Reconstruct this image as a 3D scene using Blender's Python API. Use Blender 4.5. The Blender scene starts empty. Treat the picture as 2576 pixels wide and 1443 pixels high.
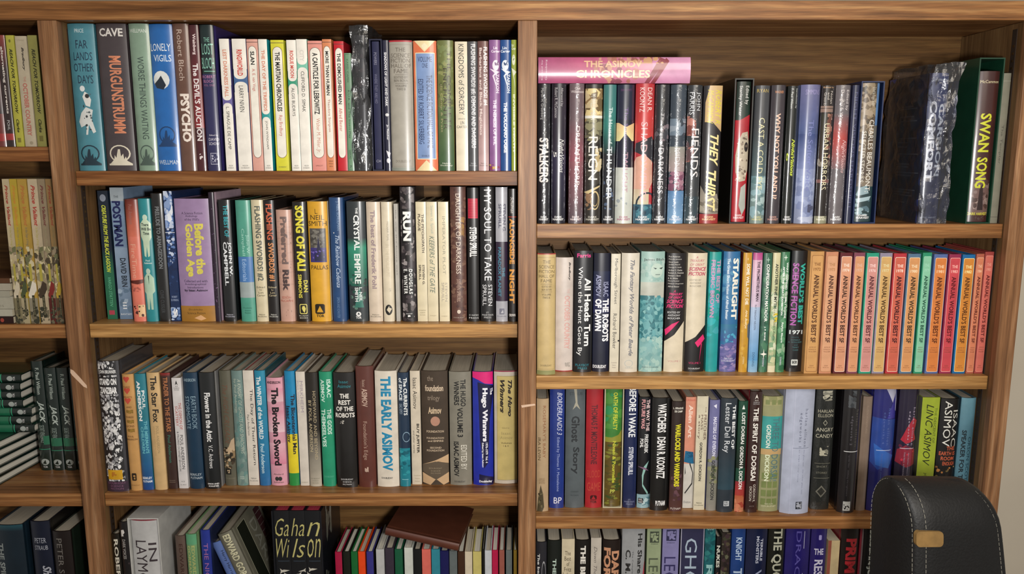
import bpy, bmesh, math, random
from mathutils import Vector, Matrix, noise
random.seed(7)
scn = bpy.context.scene
# ---------------------------------------------------------------- camera
F, CX, CY = 2050.0, 1310.0, 721.5
D, ZC, PITCH = 1.45, 1.60, math.radians(9.58)
cam = bpy.data.objects.new('camera', bpy.data.cameras.new('camera'))
scn.collection.objects.link(cam); scn.camera = cam
cam.location = (0, -D, ZC); cam.rotation_euler = (math.pi/2 - PITCH, 0, 0)
cam.data.sensor_width = 36; cam.data.lens = F/2576*36
cam.data.shift_x = (1288-CX)/2576; cam.data.clip_start = .02
# ---------------------------------------------------------------- view + light
vs = scn.view_settings
vs.view_transform = 'Standard'; vs.look = 'None'; vs.gamma = 1; vs.use_curve_mapping = False; vs.exposure = -0.06
w = bpy.data.worlds.new('room_light'); scn.world = w; w.use_nodes = True
w.node_tree.nodes['Background'].inputs[0].default_value = (1, .93, .84, 1)
w.node_tree.nodes['Background'].inputs[1].default_value = .27
def area(name, loc, target, size, power, col, sy=None):
    l = bpy.data.lights.new(name, 'AREA'); l.energy = power; l.color = col; l.size = size
    if sy: l.shape = 'RECTANGLE'; l.size_y = sy
    o = bpy.data.objects.new(name, l); scn.collection.objects.link(o); o.location = loc
    o.rotation_euler = (Vector(target)-Vector(loc)).to_track_quat('-Z', 'Y').to_euler(); return o
area('phone_flash', (.17, -1.42, 1.52), (.13, 0, 1.48), .09, 18, (1, .97, .93), .10)
area('overhead_fill', (.9, -2.0, 2.42), (.2, 0, 1.2), 1.0, 22, (1, .90, .76))  # unseen soft fill from above, added to brighten shelf and book tops
# ---------------------------------------------------------------- photo measurements -> world
def ray(px, py):
    a = (px-CX)/F; b = -(py-CY)/F
    return Vector((a, math.cos(PITCH)+b*math.sin(PITCH), -math.sin(PITCH)+b*math.cos(PITCH)))
def onY(px, py, y=0.0):
    r = ray(px, py); t = (y+D)/r.y; return Vector((r.x*t, y, ZC+r.z*t))
def depth_at(py, z):
    r = ray(CX, py); t = (z-ZC)/r.z; return -D+t*r.y
def lin(c):
    c = c.lstrip('#')
    v = [int(c[i:i+2], 16)/255 for i in (0, 2, 4)]
    return tuple(x/12.92 if x <= .04045 else ((x+.055)/1.055)**2.4 for x in v)+(1.,)
# ---------------------------------------------------------------- materials
def mat(name):
    m = bpy.data.materials.new(name); m.use_nodes = True; nt = m.node_tree
    return m, nt, nt.nodes['Principled BSDF'], lambda a, b: nt.links.new(a, b)
def paper(name, rough, coat=0, coatr=.08, bump=0, bscale=60, spec=.5):
    m, nt, b, L = mat(name)
    a = nt.nodes.new('ShaderNodeAttribute'); a.attribute_name = 'Col'
    tc = nt.nodes.new('ShaderNodeTexCoord')
    n = nt.nodes.new('ShaderNodeTexNoise'); n.inputs['Scale'].default_value = 45; n.inputs['Detail'].default_value = 5
    L(tc.outputs['Object'], n.inputs['Vector'])
    mr = nt.nodes.new('ShaderNodeMapRange'); mr.inputs[1].default_value = .3; mr.inputs[2].default_value = .7
    mr.inputs[3].default_value = .86; mr.inputs[4].default_value = 1.08
    L(n.outputs['Fac'], mr.inputs[0])
    mx = nt.nodes.new('ShaderNodeVectorMath'); mx.operation = 'SCALE'
    L(a.outputs['Color'], mx.inputs[0]); L(mr.outputs[0], mx.inputs['Scale']); L(mx.outputs[0], b.inputs['Base Color'])
    b.inputs['Roughness'].default_value = rough; b.inputs['Specular IOR Level'].default_value = spec
    b.inputs['Coat Weight'].default_value = coat; b.inputs['Coat Roughness'].default_value = coatr
    if bump:
        n2 = nt.nodes.new('ShaderNodeTexNoise'); n2.inputs['Scale'].default_value = bscale; n2.inputs['Detail'].default_value = 3
        mp = nt.nodes.new('ShaderNodeMapping'); mp.inputs['Scale'].default_value = (1, 1, .55)
        L(tc.outputs['Object'], mp.inputs[0]); L(mp.outputs[0], n2.inputs['Vector'])
        bp = nt.nodes.new('ShaderNodeBump'); bp.inputs['Strength'].default_value = bump; bp.inputs['Distance'].default_value = .004
        L(n2.outputs['Fac'], bp.inputs['Height']); L(bp.outputs[0], b.inputs['Coat Normal'])
    return m
PM = {'m': paper('matte_paper', .62, spec=.25), 's': paper('satin_jacket', .38, .25, .22, .12, 25),
      'g': paper('mylar_jacket', .35, 1, .13, .12, 22), 'w': paper('shrink_wrap', .35, 1, .11, .5, 110)}
def wood(name, axis, c1, c2, c3, rough=.42):
    m, nt, b, L = mat(name)
    tc = nt.nodes.new('ShaderNodeTexCoord'); mp = nt.nodes.new('ShaderNodeMapping')
    s = [44, 44, 44]; s[axis] = 2.0; mp.inputs['Scale'].default_value = s
    L(tc.outputs['Object'], mp.inputs[0])
    n = nt.nodes.new('ShaderNodeTexNoise'); n.inputs['Scale'].default_value = 1.4; n.inputs['Detail'].default_value = 8
    n.inputs['Roughness'].default_value = .62; n.inputs['Distortion'].default_value = .9
    L(mp.outputs[0], n.inputs['Vector'])
    r = nt.nodes.new('ShaderNodeValToRGB'); e = r.color_ramp.elements
    e[0].position = .30; e[0].color = lin(c1); e[1].position = .70; e[1].color = lin(c3)
    x = e.new(.5); x.color = lin(c2)
    wv = nt.nodes.new('ShaderNodeTexWave'); wv.wave_type = 'BANDS'; wv.bands_direction = 'Z' if axis == 0 else 'X'
    mw = nt.nodes.new('ShaderNodeMapping'); sw = [34, 34, 34]; sw[axis] = 3.2; mw.inputs['Scale'].default_value = sw
    L(tc.outputs['Object'], mw.inputs[0]); L(mw.outputs[0], wv.inputs['Vector'])
    wv.inputs['Scale'].default_value = .55; wv.inputs['Distortion'].default_value = 11; wv.inputs['Detail'].default_value = 3; wv.inputs['Detail Scale'].default_value = .8
    mxf = nt.nodes.new('ShaderNodeMix'); mxf.inputs[0].default_value = .13; L(n.outputs['Fac'], mxf.inputs[2]); L(wv.outputs['Fac'], mxf.inputs[3])
    L(mxf.outputs[0], r.inputs[0])
    n2 = nt.nodes.new('ShaderNodeTexNoise'); n2.inputs['Scale'].default_value = 5; L(tc.outputs['Object'], n2.inputs['Vector'])
    mr = nt.nodes.new('ShaderNodeMapRange'); mr.inputs[1].default_value = .3; mr.inputs[2].default_value = .7
    mr.inputs[3].default_value = .84; mr.inputs[4].default_value = 1.14; L(n2.outputs['Fac'], mr.inputs[0])
    mp3 = nt.nodes.new('ShaderNodeMapping'); s3 = [220, 220, 220]; s3[axis] = 9; mp3.inputs['Scale'].default_value = s3
    L(tc.outputs['Object'], mp3.inputs[0])
    n3 = nt.nodes.new('ShaderNodeTexNoise'); n3.inputs['Scale'].default_value = 2; L(mp3.outputs[0], n3.inputs['Vector'])
    mr3 = nt.nodes.new('ShaderNodeMapRange'); mr3.inputs[1].default_value = .35; mr3.inputs[2].default_value = .65
    mr3.inputs[3].default_value = .80; mr3.inputs[4].default_value = 1.12; L(n3.outputs['Fac'], mr3.inputs[0])
    mm = nt.nodes.new('ShaderNodeMath'); mm.operation = 'MULTIPLY'; L(mr.outputs[0], mm.inputs[0]); L(mr3.outputs[0], mm.inputs[1])
    v = nt.nodes.new('ShaderNodeVectorMath'); v.operation = 'SCALE'; L(r.outputs[0], v.inputs[0]); L(mm.outputs[0], v.inputs['Scale'])
    L(v.outputs[0], b.inputs['Base Color']); b.inputs['Roughness'].default_value = rough
    b.inputs['Specular IOR Level'].default_value = .3
    bp = nt.nodes.new('ShaderNodeBump'); bp.inputs['Strength'].default_value = .25; bp.inputs['Distance'].default_value = .001
    L(n.outputs['Fac'], bp.inputs['Height']); L(bp.outputs[0], b.inputs['Normal'])
    return m
W_X = wood('stained_wood_grain_across', 0, '5c3a1e', '8a5c34', 'ae8252')
W_X2 = wood('stained_wood_lit', 0, '74502a', 'a67a46', 'c89c62')  # lighter, yellower board tint, with brighter light put into the colour
W_X3 = wood('stained_wood_dim', 0, '52301a', '7e4f2b', 'a07044')  # darker board tint, with light falloff put into the colour
W_Z = wood('stained_wood_grain_upright', 2, '60402a', '8a6242', 'a88260')
W_B = wood('plywood_back', 0, '563a1c', '6c4c28', '7c5c34', .6)
W_S = wood('plywood_side', 2, '553c22', '6c5032', '7c603e', .55)  # inner side panels darkened, their shade put into the colour
def plain(name, col, rough=.5, metal=0, nscale=30, amp=.12, bump=0):
    m, nt, b, L = mat(name)
    tc = nt.nodes.new('ShaderNodeTexCoord')
    n = nt.nodes.new('ShaderNodeTexNoise'); n.inputs['Scale'].default_value = nscale; n.inputs['Detail'].default_value = 4
    L(tc.outputs['Object'], n.inputs['Vector'])
    r = nt.nodes.new('ShaderNodeValToRGB'); c = lin(col)
    r.color_ramp.elements[0].position = .3; r.color_ramp.elements[1].position = .7
    r.color_ramp.elements[0].color = tuple(x*(1-amp) for x in c[:3])+(1,); r.color_ramp.elements[1].color = tuple(min(1, x*(1+amp)) for x in c[:3])+(1,)
    L(n.outputs['Fac'], r.inputs[0]); L(r.outputs[0], b.inputs['Base Color'])
    b.inputs['Roughness'].default_value = rough; b.inputs['Metallic'].default_value = metal
    if bump:
        bp = nt.nodes.new('ShaderNodeBump'); bp.inputs['Strength'].default_value = bump; bp.inputs['Distance'].default_value = .002
        L(n.outputs['Fac'], bp.inputs['Height']); L(bp.outputs[0], b.inputs['Normal'])
    return m
def pages_mat(name, c1, c2):
    m, nt, b, L = mat(name)
    tc = nt.nodes.new('ShaderNodeTexCoord'); mp = nt.nodes.new('ShaderNodeMapping'); mp.inputs['Scale'].default_value = (2500, 12, 12)
    L(tc.outputs['Object'], mp.inputs[0])
    n = nt.nodes.new('ShaderNodeTexNoise'); n.inputs['Scale'].default_value = 1; L(mp.outputs[0], n.inputs['Vector'])
    r = nt.nodes.new('ShaderNodeValToRGB'); r.color_ramp.elements[0].position = .3; r.color_ramp.elements[1].position = .7
    r.color_ramp.elements[0].color = lin(c1); r.color_ramp.elements[1].color = lin(c2)
    L(n.outputs['Fac'], r.inputs[0]); L(r.outputs[0], b.inputs['Base Color']); b.inputs['Roughness'].default_value = .8
    return m
PG = {'n': pages_mat('aged_pages', 'a09888', 'c0b8a8'), 'y': pages_mat('cream_pages', 'b0a68c', 'cfc6ae'), 'w': pages_mat('white_pages', 'b4b0a4', 'd8d4c8'),
      'r': pages_mat('red_stained_pages', '8a1c2c', 'c84058')}
M_wall = plain('painted_wall', 'b9b0a0', .8, nscale=8, amp=.03)
M_floor = plain('carpet_floor', '6a5c4c', .95, nscale=200, amp=.3)
M_dark = plain('dark_slot', '2a1c12', .7); M_metal = plain('brass_standard', '5a4428', .35, .8)
M_leather = plain('black_leather', '09090a', .58, 0, 300, .35, .3)
M_stitch = plain('white_thread', '8c887c', .7); M_tan = plain('tan_leather', '7a5e34', .6, 0, 60, .2)
M_scuff = plain('pale_scuff', 'd2b39a', .6)
def plastic(name):
    m, nt, b, L = mat(name); nt.nodes.remove(b); out = nt.nodes['Material Output']
    tr = nt.nodes.new('ShaderNodeBsdfTransparent'); tr.inputs[0].default_value = (.93, .94, .96, 1)
    gl = nt.nodes.new('ShaderNodeBsdfGlossy'); gl.inputs['Roughness'].default_value = .17
    df = nt.nodes.new('ShaderNodeBsdfDiffuse'); df.inputs[0].default_value = (.6, .62, .66, 1)
    tc = nt.nodes.new('ShaderNodeTexCoord'); n_ = nt.nodes.new('ShaderNodeTexNoise'); n_.inputs['Scale'].default_value = 60; n_.inputs['Detail'].default_value = 5
    L(tc.outputs['Object'], n_.inputs['Vector']); bp = nt.nodes.new('ShaderNodeBump'); bp.inputs['Strength'].default_value = .55; bp.inputs['Distance'].default_value = .006
    L(n_.outputs['Fac'], bp.inputs['Height']); L(bp.outputs[0], gl.inputs['Normal'])
    fr = nt.nodes.new('ShaderNodeFresnel'); fr.inputs[0].default_value = 1.75; L(bp.outputs[0], fr.inputs['Normal'])
    m1 = nt.nodes.new('ShaderNodeMixShader'); L(fr.outputs[0], m1.inputs[0]); L(tr.outputs[0], m1.inputs[1]); L(gl.outputs[0], m1.inputs[2])
    m2 = nt.nodes.new('ShaderNodeMixShader'); m2.inputs[0].default_value = .03; L(m1.outputs[0], m2.inputs[1]); L(df.outputs[0], m2.inputs[2])
    L(m2.outputs[0], out.inputs[0]); return m
M_bag = plastic('clear_plastic')
# ---------------------------------------------------------------- object helpers
col = scn.collection
def empty(name, loc=(0, 0, 0), rot=(0, 0, 0)):
    o = bpy.data.objects.new(name, None); col.objects.link(o); o.location = loc; o.rotation_euler = rot; o.empty_display_size = .02; return o
def tag(o, label, cat, group=None):
    o['label'] = label; o['category'] = cat
    if group: o['group'] = group
    return o
def link(name, me, m=None, parent=None):
    o = bpy.data.objects.new(name, me); col.objects.link(o)
    if m is not None: me.materials.append(m)
    if parent: o.parent = parent
    return o
def box(name, x0, x1, y0, y1, z0, z1, m, parent=None, bev=.0015):
    bm = bmesh.new(); bmesh.ops.create_cube(bm, size=1)
    c = Vector(((x0+x1)/2, (y0+y1)/2, (z0+z1)/2))
    for v in bm.verts: v.co = Vector((v.co.x*(x1-x0), v.co.y*(y1-y0), v.co.z*(z1-z0)))
    if bev: bmesh.ops.bevel(bm, geom=bm.edges[:], offset=bev, segments=2, affect='EDGES', profile=.6)
    me = bpy.data.meshes.new(name); bm.to_mesh(me); bm.free()
    o = link(name, me, m, parent); o.location = c; return o
def colour(me, cols):      # cols: one colour per polygon, or list of per-corner colours
    at = me.color_attributes.new('Col', 'FLOAT_COLOR', 'CORNER'); buf = []
    for p, c in zip(me.polygons, cols):
        if isinstance(c, list): 
            for q in c: buf.extend(q)
        else: buf.extend(list(c)*p.loop_total)
    at.data.foreach_set('color', buf)
# ---------------------------------------------------------------- spine shape
US = (0, .04, .12, .25, .4, .5, .6, .75, .88, .96, 1)
def spine_y(u, b): return -b*(1-abs(2*u-1)**2.4) if b else 0.
def spine_n(u, b, w):
    if not b: return Vector((0, -1, 0))
    s = abs(2*u-1); d = 2*b*2.4*s**1.4*(1 if u > .5 else -1)/w   # dy/dx
    return Vector((d, -1, 0)).normalized()
# print items
def t(s, v0, v1, c='fff', u0=.22, u1=.78, st=''): return ('t', s, v0, v1, c, u0, u1, st)
def h(s, v0, v1, c='fff', u0=.12, u1=.88, st=''): return ('h', s, v0, v1, c, u0, u1, st)
def r(v0, v1, c, u0=0, u1=1): return ('p', [(u0, v0), (u1, v0), (u1, v1), (u0, v1)], c)
def g(v0, v1, c0, c1, u0=0, u1=1): return ('g', v0, v1, c0, c1, u0, u1)
def p(pts, c): return ('p', pts, c)
def o(u, v, ru, rv, c, n=16): return ('p', [(u+ru*math.cos(a*2*math.pi/n), v+rv*math.sin(a*2*math.pi/n)) for a in range(n)], c)
def f(u0, v0, u1, v1, c, tu=.03, tv=.004): return ('f', u0, v0, u1, v1, c, tu, tv)
def rr(u0, v0, u1, v1, c, ru=.2, rv=.03):
    pts = []
    for cu, cv, a0 in ((u1-ru, v0+rv, -90), (u1-ru, v1-rv, 0), (u0+ru, v1-rv, 90), (u0+ru, v0+rv, 180)):
        for k in range(6):
            a = math.radians(a0+k*18); pts.append((cu+ru*math.cos(a), cv+rv*math.sin(a)))
    return ('p', pts, c)
def n(cnt, size, cols, u0=0, v0=0, u1=1, v1=1, sq=1.0, seed=1): return ('n', cnt, size, cols, u0, v0, u1, v1, sq, seed)
def tor(c='111', v=.95): return [rr(.3, v-.045, .7, v-.005, c, .12, .012), p([(.36, v-.01), (.5, v-.042), (.64, v-.01)], 'X'), h('TOR', v, v+.02, c, .3, .7, 'b')]
def castle(c, v=.9): return [('ring', .5, v-.02, .36, .06, c), p([(.15, v+.05), (.3, v+.02), (.32, v-.01), (.38, v+.01), (.4, v-.01), (.45, v-.05), (.52, v-.05), (.54, v), (.62, v-.02), (.64, v+.02), (.7, v), (.74, v+.03), (.9, v+.05)], c), r(v+.05, v+.062, c, .1, .9)]
def hx(c): return ''.join(q*2 for q in c) if len(c) == 3 else c
TXT = {}
def need_text(s, st):
    k = (s, st)
    if k in TXT: return
    c = bpy.data.curves.new('lettering', 'FONT'); c.body = s; c.resolution_u = 2; c.size = 1
    if 'b' in st: c.offset = .028
    if 'B' in st: c.offset = .045
    if 'i' in st: c.shear = .35
    if 'T' in st: c.offset = -.010
    if 'x' in st: c.space_character = 1.3
    ob = bpy.data.objects.new('lettering', c); col.objects.link(ob); TXT[k] = ob
def bake_texts():
    bpy.context.view_layer.update(); dg = bpy.context.evaluated_depsgraph_get()
    for k, ob in list(TXT.items()):
        me = ob.evaluated_get(dg).to_mesh()
        vs_ = [v.co.copy() for v in me.vertices]; fs = [tuple(q.vertices) for q in me.polygons]
        xs = [v.x for v in vs_]; ys = [v.y for v in vs_]
        x0, x1, y0, y1 = min(xs), max(xs), min(ys), max(ys)
        TXT[k] = ([((v.x-x0)/(x1-x0), (v.y-y0)/(y1-y0)) for v in vs_], fs)
        ob.evaluated_get(dg).to_mesh_clear()
        cu = ob.data; bpy.data.objects.remove(ob); bpy.data.curves.remove(cu)
def flat(items):
    out = []
    for it in items:
        if isinstance(it, list): out += flat(it)
        else: out.append(it)
    return out
def build_print(items, w, H, b, base, m, parent, name='spine_print'):
    bm = bmesh.new(); cl = bm.loops.layers.float_color.new('Col'); lay = bm.verts.layers.float.new('lay')
    off = 0.
    def face(pts, c, o_):
        vs_ = [bm.verts.new((max(0, min(1, a)), 0, max(0, min(1, q)))) for a, q in pts]
        for v in vs_: v[lay] = o_
        try: fc = bm.faces.new(vs_)
        except ValueError: return
        for i, l in enumerate(fc.loops): l[cl] = c[i] if isinstance(c, list) else c
    asp = w/H
    for it in flat(items):
        off += .00005
        k = it[0]
        if k in 'th' and len(k) == 1:
            _, s, v0, v1, c, u0, u1, st = it; C = lin(hx(c)); vs_, fs = TXT[(s, st)]
            for q in fs:
                pts = [((u0+vs_[i][1]*(u1-u0), v0+vs_[i][0]*(v1-v0)) if k == 't' else (u0+vs_[i][0]*(u1-u0), v1-vs_[i][1]*(v1-v0))) for i in q]
                face(pts, C, off)
        elif k == 'p': face(it[1], lin(hx(base if it[2] == 'X' else it[2])), off)
        elif k == 'g':
            _, v0, v1, c0, c1, u0, u1 = it; a, q = lin(hx(c0)), lin(hx(c1)); face([(u0, v0), (u1, v0), (u1, v1), (u0, v1)], [a, a, q, q], off)
        elif k == 'f':
            _, u0, v0, u1, v1, c, tu, tv = it; C = lin(hx(c))
            for P_ in (((u0, v0), (u1, v0), (u1, v0+tv), (u0, v0+tv)), ((u0, v1-tv), (u1, v1-tv), (u1, v1), (u0, v1)), ((u0, v0), (u0+tu, v0), (u0+tu, v1), (u0, v1)), ((u1-tu, v0), (u1, v0), (u1, v1), (u1-tu, v1))): face(P_, C, off)
        elif k == 'ring':
            _, u, v, ru, rv, c = it; C = lin(hx(c)); N = 18
            for i in range(N):
                a, q = i*2*math.pi/N, (i+1)*2*math.pi/N
                face([(u+ru*math.cos(a), v+rv*math.sin(a)), (u+ru*math.cos(q), v+rv*math.sin(q)), (u+ru*.86*math.cos(q), v+rv*.86*math.sin(q)), (u+ru*.86*math.cos(a), v+rv*.86*math.sin(a))], C, off)
        elif k == 'n':
            _, cnt, size, cols, u0, v0, u1, v1, sq, seed = it; R = random.Random(seed+cnt); cs = cols.split()
            for i in range(cnt):
                u = R.uniform(u0, u1); v = R.uniform(v0, v1); s = size*R.uniform(.4, 1.3); N = R.choice((5, 6, 7)); a0 = R.random()*6
                off += .0000012
                face([(max(u0, min(u1, u+s*R.uniform(.5, 1.1)*math.cos(a0+j*6.283/N))), max(v0, min(v1, v+s*asp*sq*R.uniform(.5, 1.1)*math.sin(a0+j*6.283/N)))) for j in range(N)], lin(hx(R.choice(cs))), off)
    if b:
        for uu in US[1:-1]:
            bmesh.ops.bisect_plane(bm, geom=bm.verts[:]+bm.edges[:]+bm.faces[:], plane_co=(uu, 0, 0), plane_no=(1, 0, 0), dist=1e-6)
    def sy(u):
        for i in range(len(US)-1):
            if u <= US[i+1]+1e-9:
                k_ = (u-US[i])/(US[i+1]-US[i]); return spine_y(US[i], b)*(1-k_)+spine_y(US[i+1], b)*k_
        return 0
    nr = []
    for v in bm.verts:
        u, vv = v.co.x, v.co.z; lo = v[lay]
        nr.append(spine_n(u, b, w))
        nn = spine_n(min(.97, max(.03, u)), b, w)
        v.co = Vector(((u-.5)*w*.998, sy(u)-.00006, H*(1-vv)))+nn*(.0001+lo)
    bm.normal_update(); bmesh.ops.reverse_faces(bm, faces=[fc for fc in bm.faces if fc.normal.y > 0])
    me = bpy.data.meshes.new(name); bm.to_mesh(me); bm.free()
    for q in me.polygons: q.use_smooth = True
    me.normals_split_custom_set_from_vertices(nr)
    return link(name, me, m, parent)
def book_at(root, w, H, d, kind, base, items, fin='s', pg='n', side=None, name=None):
    """parts of one upright book under root; origin = bottom centre of the spine"""
    b = {'h': min(.0048, .15*w), 'r': min(.009, .26*w), 'f': .0008, 'p': 0.}[kind]
    th = .0022 if kind != 'p' else .0005
    if w < .012: th = min(th, .0014)
    ov = .003 if kind != 'p' else .0002
    bm = bmesh.new()
    us = US if b else (0, 1)
    outer = [((u-.5)*w, spine_y(u, b)) for u in us]
    if kind in 'hr': # hinge groove behind the spine
        outer = [(-w/2, d), (-w/2, .011), (-w/2+.0009, .007), (-w/2, .003)]+outer+[(w/2, .003), (w/2-.0009, .007), (w/2, .011), (w/2, d)]
    else: outer = [(-w/2, d)]+outer+[(w/2, d)]
    iw = w/2-th
    inner = []
    for x, y in outer:
        if y > .0025: inner.append((math.copysign(iw, x), y if y > .008 else y+.001))
        else: inner.append((x*2*iw/w, y*.8+th))
    N = len(outer)
    V4 = [[bm.verts.new((x, y, z)) for x, y in L_] for L_, z in ((outer, 0), (outer, H), (inner, 0), (inner, H))]
    ol, oh, il, ih = V4
    for i in range(N-1):
        j = i+1
        bm.faces.new((ol[i], ol[j], oh[j], oh[i])); bm.faces.new((il[j], il[i], ih[i], ih[j]))
        bm.faces.new((oh[i], oh[j], ih[j], ih[i])); bm.faces.new((ol[j], ol[i], il[i], il[j]))
    for i in (0, N-1):
        bm.faces.new((ol[i], oh[i], ih[i], il[i]))
    bmesh.ops.recalc_face_normals(bm, faces=bm.faces[:])
    nm = name or ('dust_jacket' if kind in 'hr' else 'cover')
    me = bpy.data.meshes.new(nm); bm.to_mesh(me); bm.free()
    C = lin(hx(base)); S = lin(hx(side)) if side else C
    me.attributes
    cols = [S if (abs(q.normal.x) > .9 and q.center.y > .002) else C for q in me.polygons]
    colour(me, cols)
    ln = []
    for q in me.polygons:
        sm = abs(q.normal.z) < .5 and q.center.y < .0029 and q.normal.y < -.02
        for vi in q.vertices:
            v = me.vertices[vi].co
            ln.append(spine_n(min(1, max(0, v.x/w+.5)), b, w) if (sm and b) else q.normal.copy())
    for q in me.polygons: q.use_smooth = True
    me.normals_split_custom_set(ln)
    link(nm, me, PM[fin], root)
    # pages
    pw = iw-.0002; pd = d-ov-.001; y0 = .0045 if kind != 'p' else .0008; cc = min(.004, .15*w) if kind in 'hr' else 0
    pts = [(-pw, y0)]+([(0, y0+th*.5-b*.55)] if b else [])+[(pw, y0), (pw, pd)]+([(pw*.5, pd-cc*.8), (0, pd-cc), (-pw*.5, pd-cc*.8)] if cc else [])+[(-pw, pd)]
    bm = bmesh.new(); lo = [bm.verts.new((x, y, ov)) for x, y in pts]; hi = [bm.verts.new((x, y, H-ov)) for x, y in pts]
    for i in range(len(pts)):
        j = (i+1) % len(pts); bm.faces.new((lo[i], lo[j], hi[j], hi[i]))
    bm.faces.new(hi); bm.faces.new(list(reversed(lo)))
    me = bpy.data.meshes.new('page_block'); bm.to_mesh(me); bm.free(); link('page_block', me, PG[pg], root)
    if items: build_print(items, w, H, b, base, PM[fin], root)
def slipcase_at(root, w, H, d, th, c, fin='s', y0=0., top=True):
    bm = bmesh.new()
    o_ = [(-w/2, 0), (w/2, 0), (w/2, H), (-w/2, H)]; i_ = [(-w/2+th, th), (w/2-th, th), (w/2-th, H-th*top), (-w/2+th, H-th*top)]
    V = lambda L_, y: [bm.verts.new((x, y, z)) for x, z in L_]
    of, inf, ob, ib = V(o_, y0), V(i_, y0), V(o_, d), V(i_, d-th)
    for i in range(4):
        j = (i+1) % 4
        if i == 2 and not top:
            for k in (2, 3): bm.faces.new((of[k], inf[k], ib[k], ob[k]))
            bm.faces.new((ib[2], ib[3], ob[3], ob[2])); continue
        bm.faces.new((of[i], of[j], inf[j], inf[i])); bm.faces.new((of[j], of[i], ob[i], ob[j])); bm.faces.new((inf[i], inf[j], ib[j], ib[i]))
    bm.faces.new(ob); bm.faces.new(ib[::-1]); bmesh.ops.recalc_face_normals(bm, faces=bm.faces[:])
    me = bpy.data.meshes.new('slipcase'); bm.to_mesh(me); bm.free(); colour(me, [lin(hx(c))]*len(me.polygons)); me.materials.append(PM[fin])
    return me
# ================================================================ structure: bookcase, wall, floor
def zat(py): return onY(CX, py, 0).z
ZS = {'L1': zat(369), 'L2': zat(816), 'L3': zat(1241), 'M1': zat(430), 'M2': zat(814.5), 'M3': zat(1240), 'R1': zat(563), 'R2': zat(945), 'R3': zat(1298)}
ZS['M4'] = ZS['M3']-(ZS['M2']-ZS['M3'])+.028; ZS['L4'] = ZS['L3']-(ZS['L2']-ZS['L3']); ZS['R4'] = ZS['R3']-(ZS['R2']-ZS['R3'])-.01
THK = .0255; FR = -.017; YB = .200
xp = lambda px, py, y=FR: onY(px, py, y).x
PL0, PL1 = xp(92, 50), xp(142, 60)              # left post
PC0, PC1 = xp(1303, 400), xp(1350.5, 400)       # middle post
PR0 = xp(2500, 950); PR1 = xp(2545, 950)
ZTOP = onY(CX, 2, FR).z; ZRB = onY(CX, 50.5, FR).z
XL_FAR = PL0-.62
box('floor', -2.2, 2.2, -2.6, .3, -.05, 0, M_floor, bev=0)['kind'] = 'structure'
box('wall_back', -2.2, 2.2, YB+.012, YB+.1, 0, 2.6, M_wall, bev=0)['kind'] = 'structure'
box('baseboard_back', PR1+.002, 2.2, YB-.002, YB+.0115, 0.0, .09, M_wall)['kind'] = 'structure'
case = tag(empty('bookcase', (0, 0, 0)), 'tall brown stained wooden bookcase filled with books against the beige wall', 'bookcase')
box('top_rail', XL_FAR, PR1, FR, 0, ZRB, ZTOP, W_X, case)
box('top_board', XL_FAR, PR1, .0002, YB-.001, ZRB+.001, ZTOP-.004, W_X, case)
for a, b_ in ((PL0, PL1), (PC0, PC1), (PR0, PR1), (XL_FAR, XL_FAR+.034)):
    box('upright_post', a, b_, FR, -.0002, .0, ZRB-.0003, W_Z, case)
    box('side_panel', a+.0005, b_-.0005, .0, YB-.001, .0, ZRB-.0002, W_S, case, 0)
box('back_panel', XL_FAR, PR1, YB, YB+.010, .0, ZTOP-.004, W_B, case, 0)
BAY = {'L': (XL_FAR+.034, PL0), 'M': (PL1, PC0), 'R': (PC1, PR0)}
EXTRA = {'L': ('L4',), 'M': ('M4',), 'R': ('R4',)}
for bay, (a, b_) in BAY.items():
    for k in '1234':
        zz = ZS[bay+k]
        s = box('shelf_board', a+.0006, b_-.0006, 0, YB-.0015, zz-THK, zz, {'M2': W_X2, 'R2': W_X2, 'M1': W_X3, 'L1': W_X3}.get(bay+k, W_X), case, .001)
    box('shelf_board', a+.0006, b_-.0006, 0, YB-.0015, .06, .06+THK, W_X, case, .001)
    box('shelf_board', a+.0006, b_-.0006, 0, YB-.0015, .42, .42+THK, W_X, case, .001)
    box('toe_board', a+.0006, b_-.0006, .004, .018, .0, .0598, W_X, case, .001)
def standard(x, s, y):   # slotted strip recessed in a side panel
    bm = bmesh.new(); z0, z1 = .1, ZRB-.01
    def bx(x0, x1, y0, y1, a, q, mi):
        vs_ = [bm.verts.new(c) for c in ((x0, y0, a), (x1, y0, a), (x1, y1, a), (x0, y1, a), (x0, y0, q), (x1, y0, q), (x1, y1, q), (x0, y1, q))]
        for F_ in ((0, 1, 2, 3), (4, 5, 6, 7), (0, 1, 5, 4), (1, 2, 6, 5), (2, 3, 7, 6), (3, 0, 4, 7)): bm.faces.new([vs_[i] for i in F_]).material_index = mi
    bx(x, x+s*.0012, y, y+.013, z0, z1, 0)
    zz = z0
    while zz < z1-.02:
        bx(x+s*.0012, x+s*.0016, y+.004, y+.009, zz, zz+.004, 1); zz += .0125
    bmesh.ops.recalc_face_normals(bm, faces=bm.faces[:])
    me = bpy.data.meshes.new('shelf_standard'); bm.to_mesh(me); bm.free(); me.materials.append(M_dark); me.materials.append(M_metal)
    link('shelf_standard', me, None, case)
standard(PL1-.0004, 1, .014); standard(PR0+.0004, -1, .014)
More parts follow.
